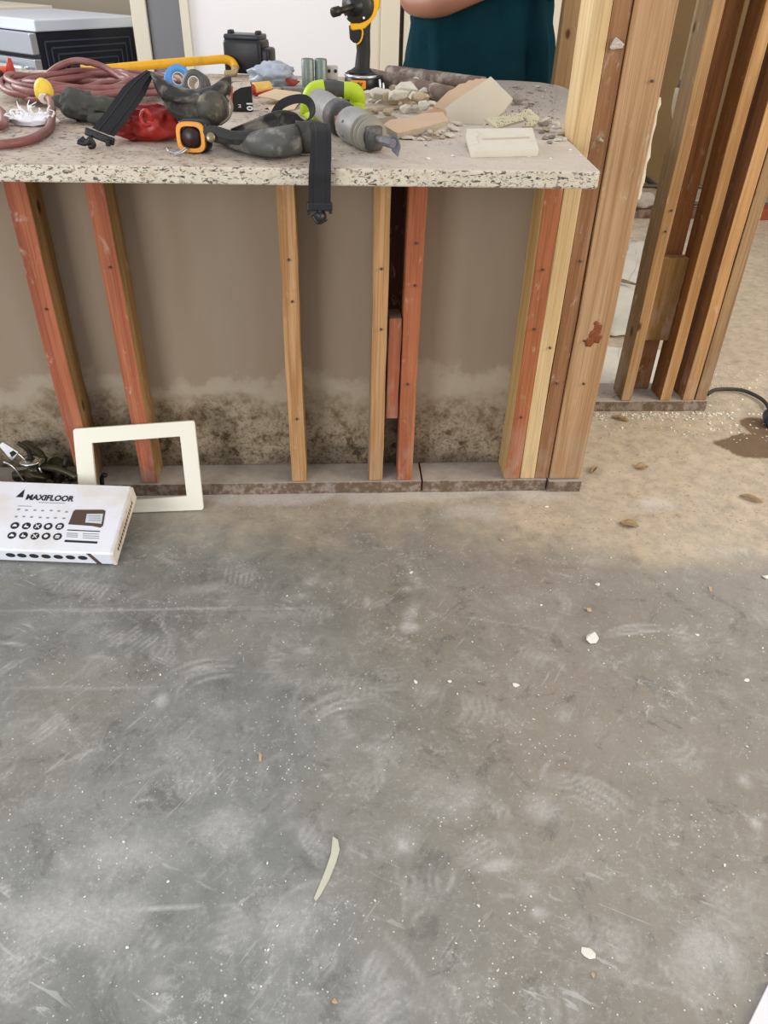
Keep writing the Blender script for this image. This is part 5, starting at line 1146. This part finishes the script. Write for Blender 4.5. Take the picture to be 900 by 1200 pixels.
def loft(rings, n=40, mat=None, name='x', seed=1, fold=.006, caps=True):
    b = BM(); rows = []
    for (z, cx, cy, rx, ry) in rings:
        row = []
        for k in range(n):
            a = 2*PI*k/n; c_, s_ = math.cos(a), math.sin(a); e = .82
            x = cx+rx*math.copysign(abs(c_)**e, c_); y = cy+ry*math.copysign(abs(s_)**e, s_)
            f = fold*(fj((c_*3, s_*3, z*4+x*5), seed)+.6*fj((c_*7+z*8, s_*7, z*3), seed)); row.append(b.verts.new((x+c_*f*2, y+s_*f*2, z)))
        rows.append(row)
    for a_, c_ in zip(rows, rows[1:]):
        for k in range(n): b.faces.new((a_[k], a_[(k+1) % n], c_[(k+1) % n], c_[k]))
    if caps: b.faces.new(rows[0][::-1]); b.faces.new(rows[-1])
    return b
def interp(R_, k=5):
    P = []
    for a_, c_ in zip(R_, R_[1:]):
        for j in range(k): P.append(tuple(a_[i]+(c_[i]-a_[i])*j/k for i in range(5)))
    return P+[R_[-1]]
m_teal = NT('teal_cotton', .9, 0, .1); v = m_teal.co(); m_teal = m_teal.out(m_teal.mx(m_teal.noise(v, 9, 4), '08262c', '0d3642'), m_teal.noise(v, 160, 3), .2, .001)
b = loft(interp([(.80, 0, .0, .25, .165), (.90, 0, -.01, .25, .178), (1.02, 0, -.01, .245, .18), (1.12, 0, .0, .235, .17), (1.25, 0, .02, .218, .15), (1.36, 0, .03, .215, .13), (1.43, 0, .03, .18, .10), (1.48, 0, .03, .10, .075), (1.50, 0, .03, .07, .068)], 6), 56, fold=.018, seed=4)
for s in (-1, 1):
    tube(b, cr([(s*.14, .03, 1.42), (s*.19, .03, 1.40), (s*.225, .028, 1.34), (s*.245, .02, 1.26), (s*.252, .012, 1.21)], 4), [.07]*5+[.068]*6+[.062]*6, 18)
obj('t_shirt', b, m_teal, t, True)
m_jean = plain('dark_jeans', '232a38', .85, var=.2, sc=60)
b = BM()
b2 = loft(interp([(.78, 0, .01, .19, .14), (.90, 0, .01, .195, .15), (.98, 0, .01, .185, .145)], 4), 40, fold=.004, seed=6); 
o = obj('trousers', b2, m_jean, t, True)
b = BM()
for s in (-1, 1): tube(b, cr([(s*.095, .01, .86), (s*.10, .0, .7), (s*.102, .0, .5), (s*.105, .02, .3), (s*.106, .03, .09)], 5), [.105]*5+[.088]*5+[.078]*5+[.07]*6, 20)
obj('trouser_leg', b, m_jean, t, True)
for s in (-1, 1):
    b = BM(); blob(b, .052, .135, .05, .08, 2, 3, 3, Matrix.Translation((s*.112, -.04, .048)), -.047); obj('shoe', b, m_bpl, t, True)
b = BM(); blob(b, .088, .104, .075, .1, 3, 5, 4, Matrix.Translation((0, .022, 1.745))); obj('hair', b, plain('dark_hair', '2a1e16', .8, var=.3, sc=90, bs=.8), t, True)
b = BM()
blob(b, .013, .022, .022, .05, 2, 1, 3, Matrix.Translation((0, -.098, 1.665))); obj('nose', b, m_skin, t, True)
for s in (-1, 1):
    b = BM(); blob(b, .013, .008, .007, 0, 2, 1, 3, Matrix.Translation((s*.031, -.088, 1.695))); e_ = obj('eye', b, m_white, t, True)
    b = BM(); blob(b, .0055, .003, .0055, 0, 2, 1, 2, Matrix.Translation((s*.031, -.0955, 1.695))); o = obj('iris', b, m_dkm, e_, True)
    b = BM(); blob(b, .01, .02, .03, .1, 2, 1, 3, Matrix.Translation((s*.083, .005, 1.68))); obj('ear', b, m_skin, t, True)
b = BM(); blob(b, .026, .007, .007, .05, 2, 1, 3, Matrix.Translation((0, -.088, 1.632))); obj('mouth', b, plain('lips', '9a5548', .5), t, True)

# things resting on a surface are flattened where their soft or rounded undersides meet it
bpy.context.view_layer.update()
skip = {'granite_countertop', 'island_cabinet', 'drywall_sheet', 'drain_pipe', 'person', 'stud', 'end_board'}
for o in list(bpy.data.objects):
    if o.type != 'MESH': continue
    top = o
    while top.parent: top = top.parent
    n0 = top.name.split('.')[0]
    if n0 in skip or top.get('kind') or n0 in ('body',): continue
    Mw = o.matrix_world; Mi = Mw.inverted()
    for vv in o.data.vertices:
        q = Mw @ vv.co
        if 1.515 < q.y < 2.82 and q.x < .62 and .86 < q.z < .9203: q.z = .9203; vv.co = Mi @ q
        elif -.05 < q.z < .0004 and n0 == 'plastic_surround': q.z = .0004; vv.co = Mi @ q
